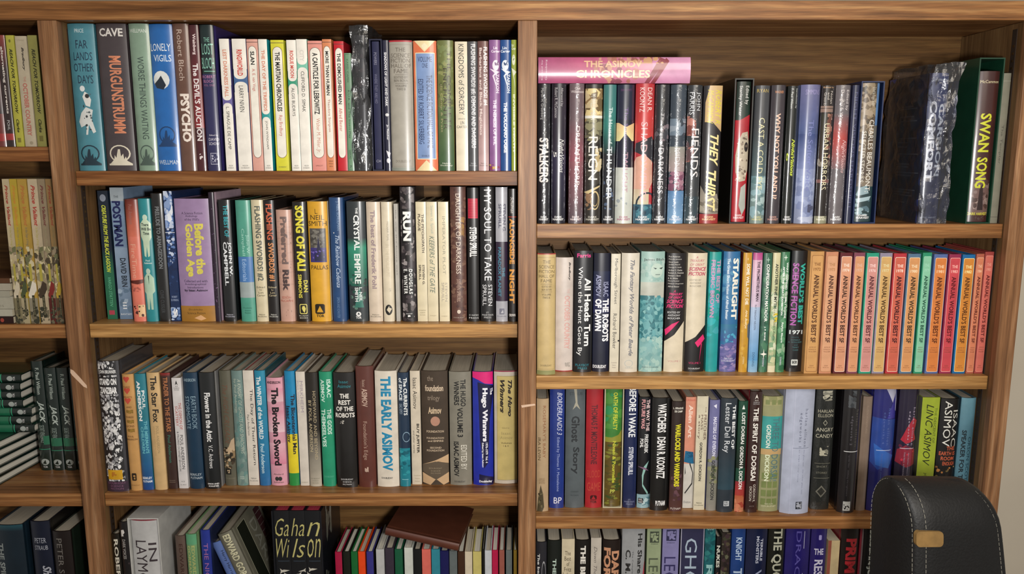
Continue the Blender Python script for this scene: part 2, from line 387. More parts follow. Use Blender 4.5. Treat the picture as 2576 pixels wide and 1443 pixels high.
def scuff(pts, y=FR-.0003):
    vs_ = [onY(a, q, y) for a, q in pts]; bm = bmesh.new(); fr_ = [bm.verts.new(v) for v in vs_]; bk_ = [bm.verts.new(v+Vector((0, .0004, 0))) for v in vs_]
    bm.faces.new(fr_); bm.faces.new(bk_[::-1])
    for i in range(len(fr_)): bm.faces.new((fr_[i], bk_[i], bk_[(i+1) % len(fr_)], fr_[(i+1) % len(fr_)]))
    bmesh.ops.recalc_face_normals(bm, faces=bm.faces[:])
    me = bpy.data.meshes.new('paint_scuff'); bm.to_mesh(me); bm.free(); link('paint_scuff', me, M_scuff, case)
scuff([(1311, 1019), (1326, 1017), (1345, 1015), (1347, 1019), (1330, 1022), (1313, 1025)])
scuff([(177, 928), (184, 931), (200, 948), (218, 969), (219, 976), (210, 972), (196, 958), (182, 944), (177, 937)])
# ================================================================ books
ROWS = {'L1': ('top shelf of far left bay', 'books on the far left top shelf', .006, .14),
 'L2': ('second shelf of far left bay', 'books on the far left second shelf', .006, .15),
 'L3': ('third shelf of far left bay', 'books on the far left third shelf', .1, .09),
 'L4': ('bottom shelf of far left bay', 'books on the far left bottom shelf', .02, .15),
 'M1': ('top shelf of middle bay', 'books on the top shelf of the middle bay', .008, .15),
 'M2': ('second shelf of middle bay', 'books on the second shelf of the middle bay', .02, .145),
 'M3': ('third shelf of middle bay', 'books on the third shelf of the middle bay', .02, .14),
 'M4': ('bottom shelf of middle bay', 'books on the bottom shelf of the middle bay', .006, .145),
 'R1': ('top shelf of right bay', 'books on the top shelf of the right bay', .008, .155),
 'R2': ('second shelf of right bay', 'books on the second shelf of the right bay', .02, .14),
 'R3': ('third shelf of right bay', 'books on the third shelf of the right bay', .03, .145),
 'R4': ('bottom shelf of right bay', 'books on the bottom shelf of the right bay', .025, .14)}
ABOVE = {'M1': ZRB, 'R1': ZRB, 'L1': ZRB}
for q in 'LMR':
    for i in '234': ABOVE[q+i] = ZS[q+str(int(i)-1)]-THK
BK = []; cur = [None]
def row(k): cur[0] = k
def B(look, xl, xr, yt, kind, base, items=(), fin='s', pg='n', side=None, yb=None, d=None, dep=None, case=None, place=None, nm='book'):
    BK.append(dict(row=cur[0], look=look, xl=xl, xr=xr, yt=yt, kind=kind, base=base, items=list(items), fin=fin, pg=pg, side=side, yb=yb, d=d, dep=dep, case=case, place=place, nm=nm))
DH = [h('DARK', .945, .958, 'eee', .25, .75, 'b'), h('HARVEST', .962, .977, 'eee', .14, .86, 'b')]
def dh(c): return [h('DARK', .945, .958, c, .25, .75, 'b'), h('HARVEST', .962, .977, c, .14, .86, 'b')]
def nd(c='333'): return [h('Nelson', .935, .947, c, .25, .75), h('Doubleday', .952, .966, c, .12, .88)]
def stm(c='ddd'): return [h("ST.", .925, .937, c, .4, .6), h("MARTIN'S", .943, .956, c, .12, .88), h('PRESS', .962, .975, c, .25, .75)]
# ---------------- middle bay, top shelf
row('M1')
B('wide teal hardcover with white dancing figure', 196, 262, 58, 'h', '4a8a9a', [h('PRICE', .035, .06, 'dcecef', .3, .65), h('FAR', .11, .165, '14324a', .3, .75), h('LANDS', .19, .245, '14324a', .18, .88), h('OTHER', .265, .32, '14324a', .15, .9), h('DAYS', .345, .4, '14324a', .28, .85),
  o(.42, .435, .1, .02, 'e8eef0'), p([(.4, .49), (.5, .455), (.62, .47), (.72, .51), (.66, .56), (.5, .55)], 'e6e6e2'), p([(.3, .6), (.5, .56), (.75, .58), (.68, .64), (.8, .73), (.7, .74), (.56, .68), (.5, .75), (.42, .75), (.48, .68), (.25, .7), (.18, .66)], 'd8dcda'), o(.58, .485, .08, .015, '282c30'), n(14, .05, '30383c 5a6468', .4, .47, .72, .72), castle('12303f', .9)], 'g', d=.15)
B('wide charcoal hardcover with orange vertical title', 268, 341, 58, 'h', '453c40', [h('CAVE', .03, .085, 'e4e0da', .12, .9, 'b'), t('MURGUNSTRUMM', .215, .74, 'd88a68', .38, .78, 'b'), castle('e0d8c4', .9)], 'g')
B('sage green hardcover between charcoal and bright blue ones', 348, 397, 58, 'h', '86a08c', [h('WELLMAN', .035, .06, 'e0e8e0', .08, .88), t('WORSE THINGS WAITING', .22, .78, '3c4c48', .36, .68), castle('4a5c54', .9)], 'g')
B('bright blue hardcover with white moon circle', 398, 454, 60, 'h', '1e68b4', [h('LONELY', .13, .18, 'eef4fa', .03, .9), h('VIGILS', .205, .25, 'eef4fa', .15, .9), o(.42, .375, .36, .062, 'e8ecea'), p([(.1, .4), (.3, .37), (.42, .345), (.5, .37), (.62, .41), (.5, .44), (.2, .43)], '1c2a38'), castle('123c6c', .77), h('WELLMAN', .925, .955, 'dce8f4', .05, .95)], 'g')
B('glossy brown hardcover with heavy cream lettering', 455, 495, 55, 'h', '6a4a3e', [t('Robert Bloch', .04, .38, 'c8b4a8', .3, .62), t('PSYCHO', .47, .80, 'efe2d8', .25, .8, 'B')], 'g')
B('dark maroon hardcover with white title and red edge', 496, 520, 62, 'h', '4c1c24', [g(.15, .7, '4c1c24', '8c2a30'), t('Weinberg', .06, .2, 'f0dcdc', .3, .7, 'b'), t("The DEVIL'S AUCTION", .26, .79, 'f4ecec', .22, .78, 'b'), n(9, .16, 'e8dcdc', .35, .88, .7, .93)], 'g', side='b02834')
B('navy hardcover with dark green top panel', 522, 556, 62, 'h', '2c2c58', [r(0, .33, '12282a'), h('THE', .085, .115, '8cc8b4', .3, .7), h('LOST', .125, .2, '8cc8b4', .12, .92), h('BLOCH', .22, .295, '8cc8b4', .06, .94), r(.31, .315, '8cc8b4', .2, .95), h('ROBERT', .34, .36, 'c884b0', .05, .95), h('BLOCH', .37, .39, 'c884b0', .12, .8), h('VOL. ONE', .4, .415, 'a8749c'), h('Edited by', .745, .76, 'dcd8e4', .3, .9), h('DAVID', .77, .79, 'dcd8e4', .25, .95), h('SCHOW', .8, .82, 'dcd8e4', .25, .95), f(.3, .875, .85, .955, 'c8c8dc', .03, .004), n(16, .06, 'c8c8dc', .38, .885, .8, .94)], 'g', side='3c3470')
def pill(word, auth, base, tc, ac='1c1c1c', w0=.08, m=.44, tail=None):
    its = [r(0, m*.75, 'f1ece2'), r(m+.1, 1, 'f1ece2'), rr(.03, .03, .97, m, 'f1ece2', .4, .035), rr(.03, m+.02, .97, .99, 'f1ece2', .4, .035), t(word, w0, m-.025, tc, .3, .7, 'b'), t(auth, m+.05, m+.05+.018*len(auth), ac, .34, .66)]
    return its+[h('NELSON', .955, .965, '444', .3, .7), h('DOUBLEDAY', .972, .982, '444', .2, .8)]
def frame1(word, auth, tc='1c1c1c', ac='c05048', w1=.55, a1=.85):
    return [r(.02, .024, '55403c'), rr(.12, .05, .88, .9, '6a5048', .36, .04), rr(.15, .053, .85, .897, 'f1ece0', .34, .038), t(word, .09, w1, tc, .3, .68, 'b'), t(auth, w1+.03, a1, ac, .32, .66)]
B('cream hardcover with orange lettering and lilac joint', 569, 593, 97, 'f', '6c64a0', pill('LEST DARKNESS FALL', 'L. SPRAGUE DE CAMP', '', 'd89078', m=.46), side='5c5490')
B('cream hardcover with red word and denim blue band', 600, 634, 97, 'f', '4a6a9a', pill('RINGWORLD', 'LARRY NIVEN', '', 'd0453c', m=.3), side='6a6490')
B('blush pink hardcover with long cream oval panel', 636, 663, 98, 'f', 'dca596', frame1('SLAN', 'A. E. van Vogt', w1=.19, a1=.39), side='d69c8c')
B('cream hardcover with salmon lettering and turquoise side', 665, 686, 98, 'f', '2c9c9c', pill('THE DAY OF THE TRIFFIDS', 'JOHN WYNDHAM', '', 'd88a70', m=.565), side='1ea0b4')
B('bright yellow hardcover with cream oval panel', 695, 727, 100, 'f', 'd8d43c', frame1('THE MARTIAN CHRONICLES', 'Ray Bradbury', w1=.54, a1=.73)+[h('DOUBLEDAY', .965, .975, '665', .2, .8)], side='d8dc3c')
B('cream hardcover with red lettering and green band', 734, 757, 100, 'f', '3c9c7c', pill('ROGUE MOON', 'ALGIS BUDRYS', '', 'd0564c', m=.31), side='2c3c34')
B('cream hardcover with mint band and faded top word', 758, 784, 98, 'f', '7cc4ac', pill('CITY', 'CLIFFORD D. SIMAK', '', 'd8d4cc', m=.19))
B('salmon pink hardcover with wide cream oval panel', 786, 821, 102, 'f', 'e09488', frame1('A CANTICLE FOR LEIBOWITZ', 'Walter M. Miller, Jr.', ac='c88878', w1=.56, a1=.86)+[h('LIPPINCOTT', .955, .965, '754', .25, .75)], side='d89080')
B('light orange hardcover with cream oval panel', 822, 844, 98, 'f', 'd8885c', frame1('MORE THAN HUMAN', 'Theodore Sturgeon', ac='a04038', w1=.42, a1=.7)+[h('FARRAR', .92, .93, '643', .25, .75), h('STRAUS', .94, .95, '643', .25, .75), h('GIROUX', .96, .97, '643', .3, .7)], side='d88050')
B('scarlet hardcover with cream oval panel', 850, 874, 103, 'f', 'c41e2c', frame1('THE DEMOLISHED MAN', 'Alfred Bester', ac='b83838', w1=.48, a1=.69), side='b01c28')
B('short thin sage green hardcover', 875, 891, 133, 'f', '6e9474', [f(.08, .01, .92, .99, '4c6c54', .06, .003), t('KAREL CAPEK', .05, .25, '4a5c4c', .3, .6), t('R.U.R. and The Insect Play', .31, .72, '3c4c40', .28, .66), t('OXFORD', .82, .9, '3c4c40', .3, .6), h('7', .955, .975, '222', .35, .65)])
B('black hardcover inside the clear plastic bag', 899, 930, 88, 'h', '1d1c22', [n(10, .3, '33252a 2a2026', .1, .1, .8, .5)], 'g', dep=.014, d=.14)
B('thin navy cloth book in dark slipcase', 944, 961, 108, 'f', '2a2c4a', [t('POWERS', .085, .18, '8c8ca0', .25, .65), t('WHERE THEY ARE HID', .25, .48, '72728c', .25, .65), h('CH', .925, .945, 'aaaab8', .2, .85)], 'm', case=('1b1d36', 938, 969, 98))
B('black glossy hardcover with small white lettering', 970, 985, 101, 'h', '24253c', [t('SHADOWS OF LIGHT AND DARK', .09, .5, 'f0f0f4', .25, .65, 'b'), o(.5, .565, .3, .012, 'ddd'), t('Jo Fletcher', .64, .76, 'e8e8ec', .3, .65, 'b'), p([(.2, .84), (.9, .86), (.7, .9), (.5, .89)], 'e8e8ee'), o(.55, .92, .3, .02, 'e8e8ee')], 'g')
B('wide pale grey hardcover with engraved lettering and red top', 986, 1042, 101, 'h', 'a29d92', [r(0, .012, 'b02c38'), h('THE', .055, .085, '6c645a', .28, .72), h('SCIENCE', .098, .13, '6c645a', .08, .9), h('FICTION', .137, .168, '6c645a', .08, .9), h('HALL OF', .176, .207, '6c645a', .08, .95), h('FAME', .215, .247, '6c645a', .2, .82), r(.257, .26, '7c746a', .25, .8), h('EDITED BY', .27, .288, '6c645a', .2, .8), h('BEN BOVA', .295, .313, '6c645a', .2, .8), r(.323, .326, '7c746a', .25, .8), h('VOLUME', .335, .352, '6c645a', .25, .75), h('TWO B', .36, .378, '6c645a', .3, .7), h('DOUBLEDAY', .915, .935, '8c8478', .2, .85), f(.05, .03, .95, .965, '9c9488', .015, .002), r(.975, 1, '8e9288')])
B('wide orange hardcover with cornflower blue panel', 1045, 1102, 102, 'h', 'e0764e', [p([(.05, 0), (.95, 0), (.5, .085)], 'ecd8a8'), p([(.36, .04), (.5, .015), (.64, .04), (.5, .075)], 'f0e4c0'), p([(.05, 1), (.95, 1), (.5, .915)], 'ecd8a8'), rr(.09, .09, .93, .91, 'f0e4c0', .02, .005), r(.096, .904, '7c96c4', .12, .9), h('VOLUME', .12, .16, '1c2c54', .2, .8), h('ONE', .17, .205, '1c2c54', .38, .62), t('THE SCIENCE FICTION HALL OF FAME', .26, .82, '1c2c54', .56, .8), t('EDITED BY ROBERT SILVERBERG', .29, .79, '1c2c54', .2, .42), h('DOUBLEDAY', .875, .89, '1c2c54', .3, .75)], 'g', side='e8d8b0')
B('mottled olive green hardcover with dark faded lettering', 1104, 1143, 101, 'h', '6c7440', [n(60, .2, '7c8448 8c9058 5c6438 788450', 0, 0, 1, .55), g(.5, 1, '5e7044', '3c5c3c'), t('THE COMPLETE', .08, .68, '342c1c', .62, .84), t('ENCHANTER', .21, .68, '342c1c', .36, .6), t('de Camp & Pratt', .33, .7, 'a8a078', .14, .32), nd('e8e8d8')], 'g', side='b8a058')
B('cream hardcover with thin dark outlined capitals', 1148, 1178, 104, 'f', 'd8cdb4', [t('KINGDOMS of SORCERY', .02, .56, '2c2824', .28, .72), h('edited by', .585, .6, '443', .2, .8), h('LIN', .61, .635, '2c2824', .38, .7), h('CARTER', .645, .665, '2c2824', .08, .95)], side='c8bca4')
B('dark grey hardcover with tall white shadowed capitals', 1179, 1203, 104, 'h', '4c4c50', [t('FLASHING SWORDS! #5: DEMONS AND DAGGERS', .02, .82, 'd8d8dc', .3, .8, 'b'), nd('b8b8bc')], 'g')
B('rose brown hardcover fading to pale pink base', 1204, 1230, 103, 'h', '6c4844', [g(.1, 1, '6c4844', 'c8a8a8'), t('FLASHING SWORDS! #4', .045, .49, 'f4eae8', .52, .9, 'b'), t('Barbarians and Black Magicians', .05, .72, 'e8d4d0', .08, .4, 'b'), nd('544')], 'g')
B('lilac purple hardcover with white face and lightning mark', 1232, 1259, 100, 'h', '8c5c94', [h('Lin', .05, .07, 'f0e0f4', .4, .75, 'b'), h('Carter', .075, .095, 'f0e0f4', .2, .98, 'b'), o(.6, .19, .3, .04, 'e4dce8'), n(10, .12, '6c4478', .5, .16, .85, .2), p([(.05, .215), (.95, .24), (.45, .27), (.8, .39), (.3, .27), (.5, .25)], 'e8dcec'), t('ZARKON', .255, .4, 'f0e0f4', .62, .9, 'b'), t('THE NEMESIS OF EVIL', .45, .8, 'ecd8f0', .35, .65, 'B'), n(9, .2, 'd8b44c 8c3c5c', .0, .95, 1, 1)], 'g')
B('deep blue hardcover with white face and lightning mark', 1260, 1286, 100, 'h', '1c4c8c', [h('Lin', .05, .07, 'e4ecf8', .2, .6, 'b'), h('Carter', .075, .095, 'e4ecf8', .02, .9, 'b'), o(.45, .19, .32, .04, 'dce4ee'), n(10, .12, '1c3c6c', .3, .16, .7, .2), p([(.05, .215), (.95, .24), (.45, .27), (.8, .39), (.3, .27), (.5, .25)], 'e4ecf4'), t('ZARKON', .255, .4, 'e4ecf8', .62, .9, 'b'), t('THE VOLCANO OGRE', .47, .86, 'f0f4fc', .3, .62, 'B')], 'g')
B('lime green hardcover with face, partly behind middle post', 1287, 1312, 100, 'h', '9aa838', [h('Lin', .03, .05, 'f4f8d8', .05, .4, 'b'), h('Carter', .055, .075, 'f4f8d8', .05, .8, 'b'), o(.42, .15, .3, .04, 'e8ecc8'), n(9, .12, '5c6c24', .3, .12, .6, .17), p([(.05, .21), (.95, .24), (.45, .27), (.8, .37)], 'eef0d0'), t('INVISIBLE DEATH', .41, .85, 'f0f4c8', .3, .65, 'B')], 'g')
# ---------------- middle bay, second shelf
row('M2')
B('dark navy paperback with yellow italic title, green base', 270, 295, 480, 'p', '1c2838', [g(.45, .62, '1c2838', '2c6c50'), r(.62, 1, '2c6c50'), o(.5, .055, .3, .028, '8c94a4'), t('CREATURE FROM THE BLACK LAGOON', .11, .63, 'd8e04c', .3, .72, 'bi'), t('VARGO STATTEN', .67, .9, '6cc098', .35, .65, 'i'), r(.93, .965, 'b04454', .2, .75)], yb=803)
B('pale blue paperback with navy block title and silver top', 301, 334, 472, 'p', '7c94b0', [r(0, .1, 'a8b4bc'), g(.45, 1, '8ca0b8', '6c84a0'), h('THE', .06, .075, '223', .25, .6), t('POSTMAN', .1, .44, '1c2458', .08, .72, 'B'), t('DAVID BRIN', .53, .75, '26303c', .35, .78, 'b'), n(12, .3, '607890 9cb0c4', 0, .75, 1, .95), t('III', .87, .92, 'e8ecf0', .3, .6), h('BANTAM', .955, .968, 'dfe4ea', .1, .9)], yb=803, d=.12)
B('coral orange hardcover with dark shaded top', 336, 366, 502, 'h', 'e07c68', [g(0, .3, '6c2c24', 'd8745c'), t('Poul Anderson', .04, .2, '9c6c64', .3, .6), t('FireTime', .36, .64, 'e8a890', .25, .65), p([(0, .66), (1, .65), (1, .68), (.6, .69), (0, .68)], '5c241c'), n(14, .1, 'b05c50', .1, .69, .8, .75), r(.86, .96, 'e8c090', .5, 1), n(12, .12, '4c2420 2c1814', .1, .86, .9, .96)])
B('teal hardcover with two pale standing figures', 368, 397, 500, 'h', '2c8c94', [o(.55, .15, .2, .024, 'c8dcc8'), p([(.1, .2), (.4, .165), (.7, .165), (.98, .2), (.95, .31), (.8, .34), (.75, .46), (.6, .47), (.55, .38), (.45, .47), (.3, .46), (.25, .34), (.08, .3)], 'c8dcc0'), h('There', .195, .22, '1c2c2c', .2, .8, 'b'), h('Will Be', .23, .255, '1c2c2c', .15, .95, 'b'), h('Time', .265, .29, '1c2c2c', .3, .8, 'b'), h('Poul', .49, .505, 'cfe0dc', .35, .7, 'b'), h('Anderson', .51, .525, 'cfe0dc', .2, .85, 'b'), o(.5, .585, .18, .024, 'b8d0c0'), p([(.1, .64), (.35, .605), (.65, .605), (.9, .64), (.92, .75), (.75, .77), (.72, .9), (.55, .9), (.5, .8), (.42, .9), (.25, .9), (.2, .77), (.05, .75)], 'b4d0b8'), p([(.45, .62), (.55, .62), (.5, .7)], '3c5c54')])
B('black hardcover with dim embossed grey title', 400, 429, 487, 'h', '18181a', [t('PRELUDE TO ARMAGEDDON', .1, .58, '7c8084', .35, .7, 'b'), t('CLIVE CUSSLER', .75, .93, '4c5054', .3, .6)], 'g')
B('dark blue paperback with white starburst top', 431, 454, 481, 'p', '1c3058', [n(50, .35, 'c8d4ec e8eef8 8ca4d0 6484bc', .05, 0, .95, .28, 1.5), n(40, .2, '6484bc 3c5c9c c8d4ec', .05, .28, .95, .55), n(20, .2, '2c4474 1c2c50', 0, .5, 1, .8), r(.31, .315, 'e4ecf8'), h('ROBERT', .8, .815, 'a8b8d8', .2, .8), h('SILVERBERG', .825, .84, 'a8b8d8', .1, .9), n(20, .3, '8ca4d0 c8d8f0 4c6ca0', .0, .89, 1, .99), t('S', .9, .96, 'f8f8f8', .3, .7, 'B')])
B('very wide lilac hardcover with yellow title, ochre base', 456, 541, 500, 'h', '9c82a8', [h('A Science Fiction', .105, .125, '3c3048', .22, .82), h('Anthology', .13, .15, '3c3048', .33, .68), h("of the 1930's", .155, .175, '3c3048', .3, .72), t('Before the', .2, .61, 'dcd05c', .56, .82, 'B'), t('Golden Age', .2, .63, 'dcd05c', .24, .52, 'B'), h('Collected and with', .655, .675, '3c3048', .16, .84), h('Autobiographical', .682, .702, '3c3048', .18, .8), h('Introductions', .708, .725, '3c3048', .26, .72), h('by Isaac Asimov', .732, .755, '1c1828', .16, .84, 'b'), r(.87, 1, 'a4742c'), h('Doubleday', .893, .91, '3c2c14', .25, .66), h('Science Fiction', .92, .938, '3c2c14', .2, .73), p([(.4, .97), (.6, .945), (.75, .975), (.6, .99)], 'd8a878')])
B('thin dark plum hardcover with pale pink side', 543, 556, 484, 'h', '2c2030', [n(24, .12, '8c6c94 5c4864', .2, .1, .8, .9)], side='b49cac')
B('black hardcover with turquoise and white lettering', 564, 595, 503, 'h', '16191c', [t('THE BEST OF', .04, .3, '34a4b0', .45, .8, 'b'), t('JOHN W.', .34, .62, 'e8ecf0', .62, .9, 'b'), t('CAMPBELL', .34, .7, 'e8ecf0', .28, .58, 'b'), nd('ccd')], 'g')
B('sea green hardcover with blue and grey bands', 607, 643, 504, 'h', '509c88', [r(.46, .67, '4878b4'), r(.67, .8, '9ca8a8'), t('John W.', .28, .44, 'a8dccc', .6, .82), t('Campbell', .23, .45, 'a8dccc', .3, .55), t('Editorials', .48, .66, 'a8c4e8', .3, .58), h('Doubleday', .88, .892, '2c5c50', .2, .8), h('Science', .9, .912, '2c5c50', .3, .7), h('Fiction', .92, .932, '2c5c50', .3, .7)])
B('cream hardcover with tall grey outlined capitals', 646, 675, 503, 'h', 'd4c8a8', [t('FLASHING SWORDS! #2', .05, .66, '5c6058', .25, .8, 'b'), h('Edited', .705, .72, '332', .15, .85), h('by', .728, .742, '332', .4, .6), h('Lin', .75, .765, '332', .3, .7), h('Carter', .772, .788, '332', .15, .85), nd('332')])
B('black hardcover with tall orange and cream capitals', 676, 703, 504, 'h', '201c1c', [t('FLASHING', .03, .32, 'd06848', .25, .8, 'b'), t('SWORDS! #1', .345, .66, 'd8905c', .25, .8, 'b'), h('Edited', .705, .72, 'd8c8a0', .15, .85), h('by', .728, .742, 'd8c8a0', .4, .6), h('Lin', .75, .765, 'd8c8a0', .3, .7), h('Carter', .772, .788, 'd8c8a0', .15, .85), nd('e8e8e0')])
B('short tan pink hardcover with heavy brown title', 706, 742, 528, 'h', 'c49c8c', [n(30, .02, '8c6c60', 0, .1, 1, .95, 4)]+[r(v, v+.002, 'a8857a') for v in (.1, .15, .2, .25, .3, .38, .46, .55, .66)]+[t('Preferred', .06, .48, '74605c', .3, .75, 'B'), t('Risk', .53, .72, '4c3c3c', .3, .75, 'B'), h('EDSON', .77, .79, 'b86858', .2, .8), h('McCANN', .8, .82, 'b86858', .1, .9)])
B('black hardcover with bright yellow block title', 747, 781, 508, 'h', '18130f', [t('SONG OF KALI', .03, .57, 'e4d840', .2, .82, 'B'), t('DAN', .65, .75, 'dcd048', .62, .9, 'b'), t('SIMMONS', .6, .8, 'dcd048', .22, .5, 'b'), rr(.25, .85, .8, .935, 'e4d870', .1, .012), rr(.3, .857, .75, .928, '18130f', .08, .01), p([(.45, .87), (.6, .865), (.7, .89), (.6, .925), (.5, .91), (.42, .89)], 'e4d870'), h('BLUEJAY', .945, .958, 'd8d4c0', .2, .85), h('BOOKS', .962, .975, 'd8d4c0', .25, .8)], 'g')
B('golden yellow hardcover with dark castle picture', 784, 832, 507, 'h', 'd8a22c', [h('L.', .06, .1, '3c2c10', .4, .55), h('NEIL', .11, .15, '3c2c10', .16, .86), h('SMITH', .16, .2, '3c2c10', .04, .96), r(.22, .5, '54504c', .08, .9), n(40, .12, '6c6860 44403c 7c7870', .12, .23, .86, .38), r(.38, .5, '3c3474', .08, .9), p([(.3, .45), (.45, .38), (.52, .28), (.6, .38), (.85, .45), (.85, .49), (.3, .49)], '2c2c48'), n(20, .06, '6c5cb0 2c2468', .12, .4, .86, .49), h('PALLAS', .525, .56, '3c2c10', .1, .95), rr(.22, .85, .72, .935, '241c10', .12, .012), p([(.3, .92), (.47, .865), (.64, .92)], 'd8a22c'), h('TOR', .94, .962, '241c10', .28, .68, 'b')], side='e8dcc8')
B('royal blue hardcover with thin white script title', 838, 872, 497, 'h', '1c4474', [t('J. NEIL SCHULMAN', .03, .26, '7c9cc0', .5, .72), o(.3, .28, .04, .005, 'ddd'), t('The Rainbow Cadenza', .3, .72, 'c8d8ec', .38, .68, 'i'), t('SIMON AND SCHUSTER', .8, .97, '6c8cb4', .35, .55)], 'g')
B('dark slate hardcover with green city and white title', 880, 926, 507, 'h', '2c3438', [g(.3, .38, '2c3438', '2c8c70'), g(.38, .7, '2c8c70', '1c5c4c'), n(40, .12, '1c4c40 2c3c38 0c2c28 5c7c70', .02, .6, .98, .9), p([(.3, .88), (.45, .78), (.6, .7), (.8, .88)], '34786a'), t('THE', .05, .1, 'f0f4f4', .5, .62, 'b'), t('CRYSTAL', .11, .4, 'f4f8f8', .38, .68, 'b'), t('EMPIRE', .43, .68, 'e4ece8', .36, .68, 'b'), t('L. NEIL', .71, .83, 'e8eeec', .56, .72, 'b'), t('SMITH', .71, .83, 'e8eeec', .34, .52, 'b'), o(.5, .935, .14, .02, 'eee'), p([(.44, .94), (.5, .92), (.57, .94)], '2c3438'), h('TOR', .955, .975, 'f0f0f0', .35, .65, 'b')], 'g')
B('cream hardcover with mauve grey bold lettering', 929, 963, 508, 'h', 'd4c4b0', [t('The best of Frederik Pohl', .07, .72, '98858a', .3, .64, 'b'), nd('443')])
B('blank cream hardcover with small black circle mark near base', 966, 992, 508, 'h', 'd8ccb4', [t('FREDERIK POHL', .16, .32, '9c9484', .5, .72), t('IN THE PROBLEM PIT', .35, .62, 'c8bca4', .35, .7), n(8, .05, '9c9484', .45, .72, .8, .76), o(.5, .9, .34, .045, '1c1c1c'), p([(.3, .9), (.55, .865), (.6, .93)], 'd8ccb4'), p([(.55, .88), (.8, .89), (.6, .92)], 'd8ccb4')])
B('very thin pale grey paperback beside black spine', 997, 1007, 513, 'p', 'b0aca4', [t('the way the future was', .05, .6, '6c6864', .3, .6)])
B('black hardcover with white three-letter title panel and pale root photo', 1012, 1049, 470, 'h', '241f22', [n(160, .2, '5c5454 7c7474 3c3438 948c8c 443c40', .05, 0, .95, 1, 1.2, 4), n(14, .2, '14100f', .3, .05, .6, .1), n(12, .2, '14100f', .3, .5, .6, .55), n(12, .2, '14100f', .4, .86, .6, .92), r(.16, .41, '121012', .12, .84), t('RUN', .18, .395, 'f4f4f0', .2, .72, 'B'), r(.6, .8, '121012', .12, .84), t('DOUGLAS', .605, .79, 'f0f0ec', .52, .76, 'bx'), t('E. WINTER', .605, .79, 'f0f0ec', .18, .42, 'bx'), r(.93, .975, '121012', .25, .8), n(6, .1, 'f0f0f0', .4, .95, .6, .965), h('KNOPF', .935, .945, 'ddd', .3, .7)])
B('cream hardcover with two lines of brown capitals', 1051, 1076, 508, 'f', 'd8ccac', [t('THE PSYCHOPATH', .1, .42, '4c4030', .55, .8, 'b'), t('PLAGUE', .1, .24, '4c4030', .2, .45, 'b'), t('STEVEN G.', .52, .69, '4c4030', .55, .78, 'b'), t('SPRUILL', .52, .65, '4c4030', .2, .42, 'b'), h('DOUBLEDAY', .9, .91, '988c70', .15, .85), h('SCIENCE', .92, .93, '988c70', .25, .75), h('FICTION', .94, .95, '988c70', .25, .75)])
B('cream hardcover with jagged grey green title', 1077, 1103, 508, 'f', 'd8ccac', [t('Steven G. Spruill', .03, .26, '9ca89c', .35, .65), t('KEEPERS of THE GATE', .28, .76, '5c6c60', .25, .72, 'i'), h('DOUBLEDAY', .945, .955, 'a89c80', .2, .8)])
B('cream hardcover with thin grey widely spaced capitals', 1106, 1131, 508, 'f', 'dcd0b0', [t('IMPERATOR PLOT', .12, .6, '9c9884', .4, .68), t('STEVEN', .67, .83, 'a0988c', .6, .82), t('SPRUILL', .67, .83, 'a0988c', .25, .5), h('DOUBLEDAY', .95, .96, 'a89c80', .2, .8)])
B('tall brown cracked stone textured hardcover', 1136, 1174, 470, 'h', '5c3c34', [n(120, .16, '6c4c40 7c5c4c 4c302c 64483c', 0, 0, 1, 1, 1, 9), n(10, .3, '9c743c 8c6438', .55, .22, .9, .4), t('DAUGHTER OF DARKNESS', .05, .64, 'e0d0c0', .36, .66), t('STEVEN SPRUILL', .68, .85, 'b89c8c', .38, .62), o(.5, .925, .12, .015, 'd8c8b8'), h('DOUBLEDAY', .965, .973, 'b8a898', .15, .85)])
B('black hardcover with red streaked top block', 1178, 1206, 472, 'h', '1a1818', [r(.08, .225, 'c02c44', .08, .92)]+[r(.09+i*.012, .092+i*.012, '5c1420', .15, .85) for i in range(11)]+[t('STEVEN SPRUILL', .29, .51, 'f0f0f0', .2, .82, 'b'), h("ST. MARTIN'S", .945, .955, 'ddd', .1, .9), h('PRESS', .965, .978, 'ddd', .1, .9, 'x')])
B('wide black hardcover with large white thin capitals', 1209, 1245, 470, 'h', '131317', [t('MY SOUL TO TAKE', .02, .69, 'f0f0f4', .3, .78), t('STEVEN', .72, .88, 'eeeef2', .55, .82), t('SPRUILL', .72, .88, 'eeeef2', .16, .42), stm('ccc')], 'g')
B('silver hardcover with dark plum middle panel', 1248, 1277, 471, 'h', 'a8a8b0', [r(.4, .845, '2c1c34'), t('STEVEN G.', .12, .33, '4c4c60', .58, .85, 'b'), t('SPRUILL', .12, .3, '4c4c60', .25, .5, 'b'), t('THE', .59, .66, '3c7c94', .55, .78, 'b'), t('PARADOX PLANET', .44, .81, '3c7c94', .2, .46, 'b'), rr(.3, .9, .72, .945, '707080', .04, .004), p([(.4, .935), (.6, .91), (.65, .935)], 'b8b8c0'), h('Doubleday', .955, .965, '556')], 'g')
B('black hardcover with tall orange lettering against middle post', 1280, 1312, 475, 'h', '1e1816', [t('Schulman', .06, .18, 'ece4dc', .25, .6, 'i'), r(.205, .21, 'c83c28'), t('ALONGSIDE', .22, .56, 'e09838', .12, .72, 'B'), t('NIGHT', .6, .86, 'e09838', .1, .7, 'B'), h('CROWN', .94, .96, 'ece4dc', .05, .8, 'b')])
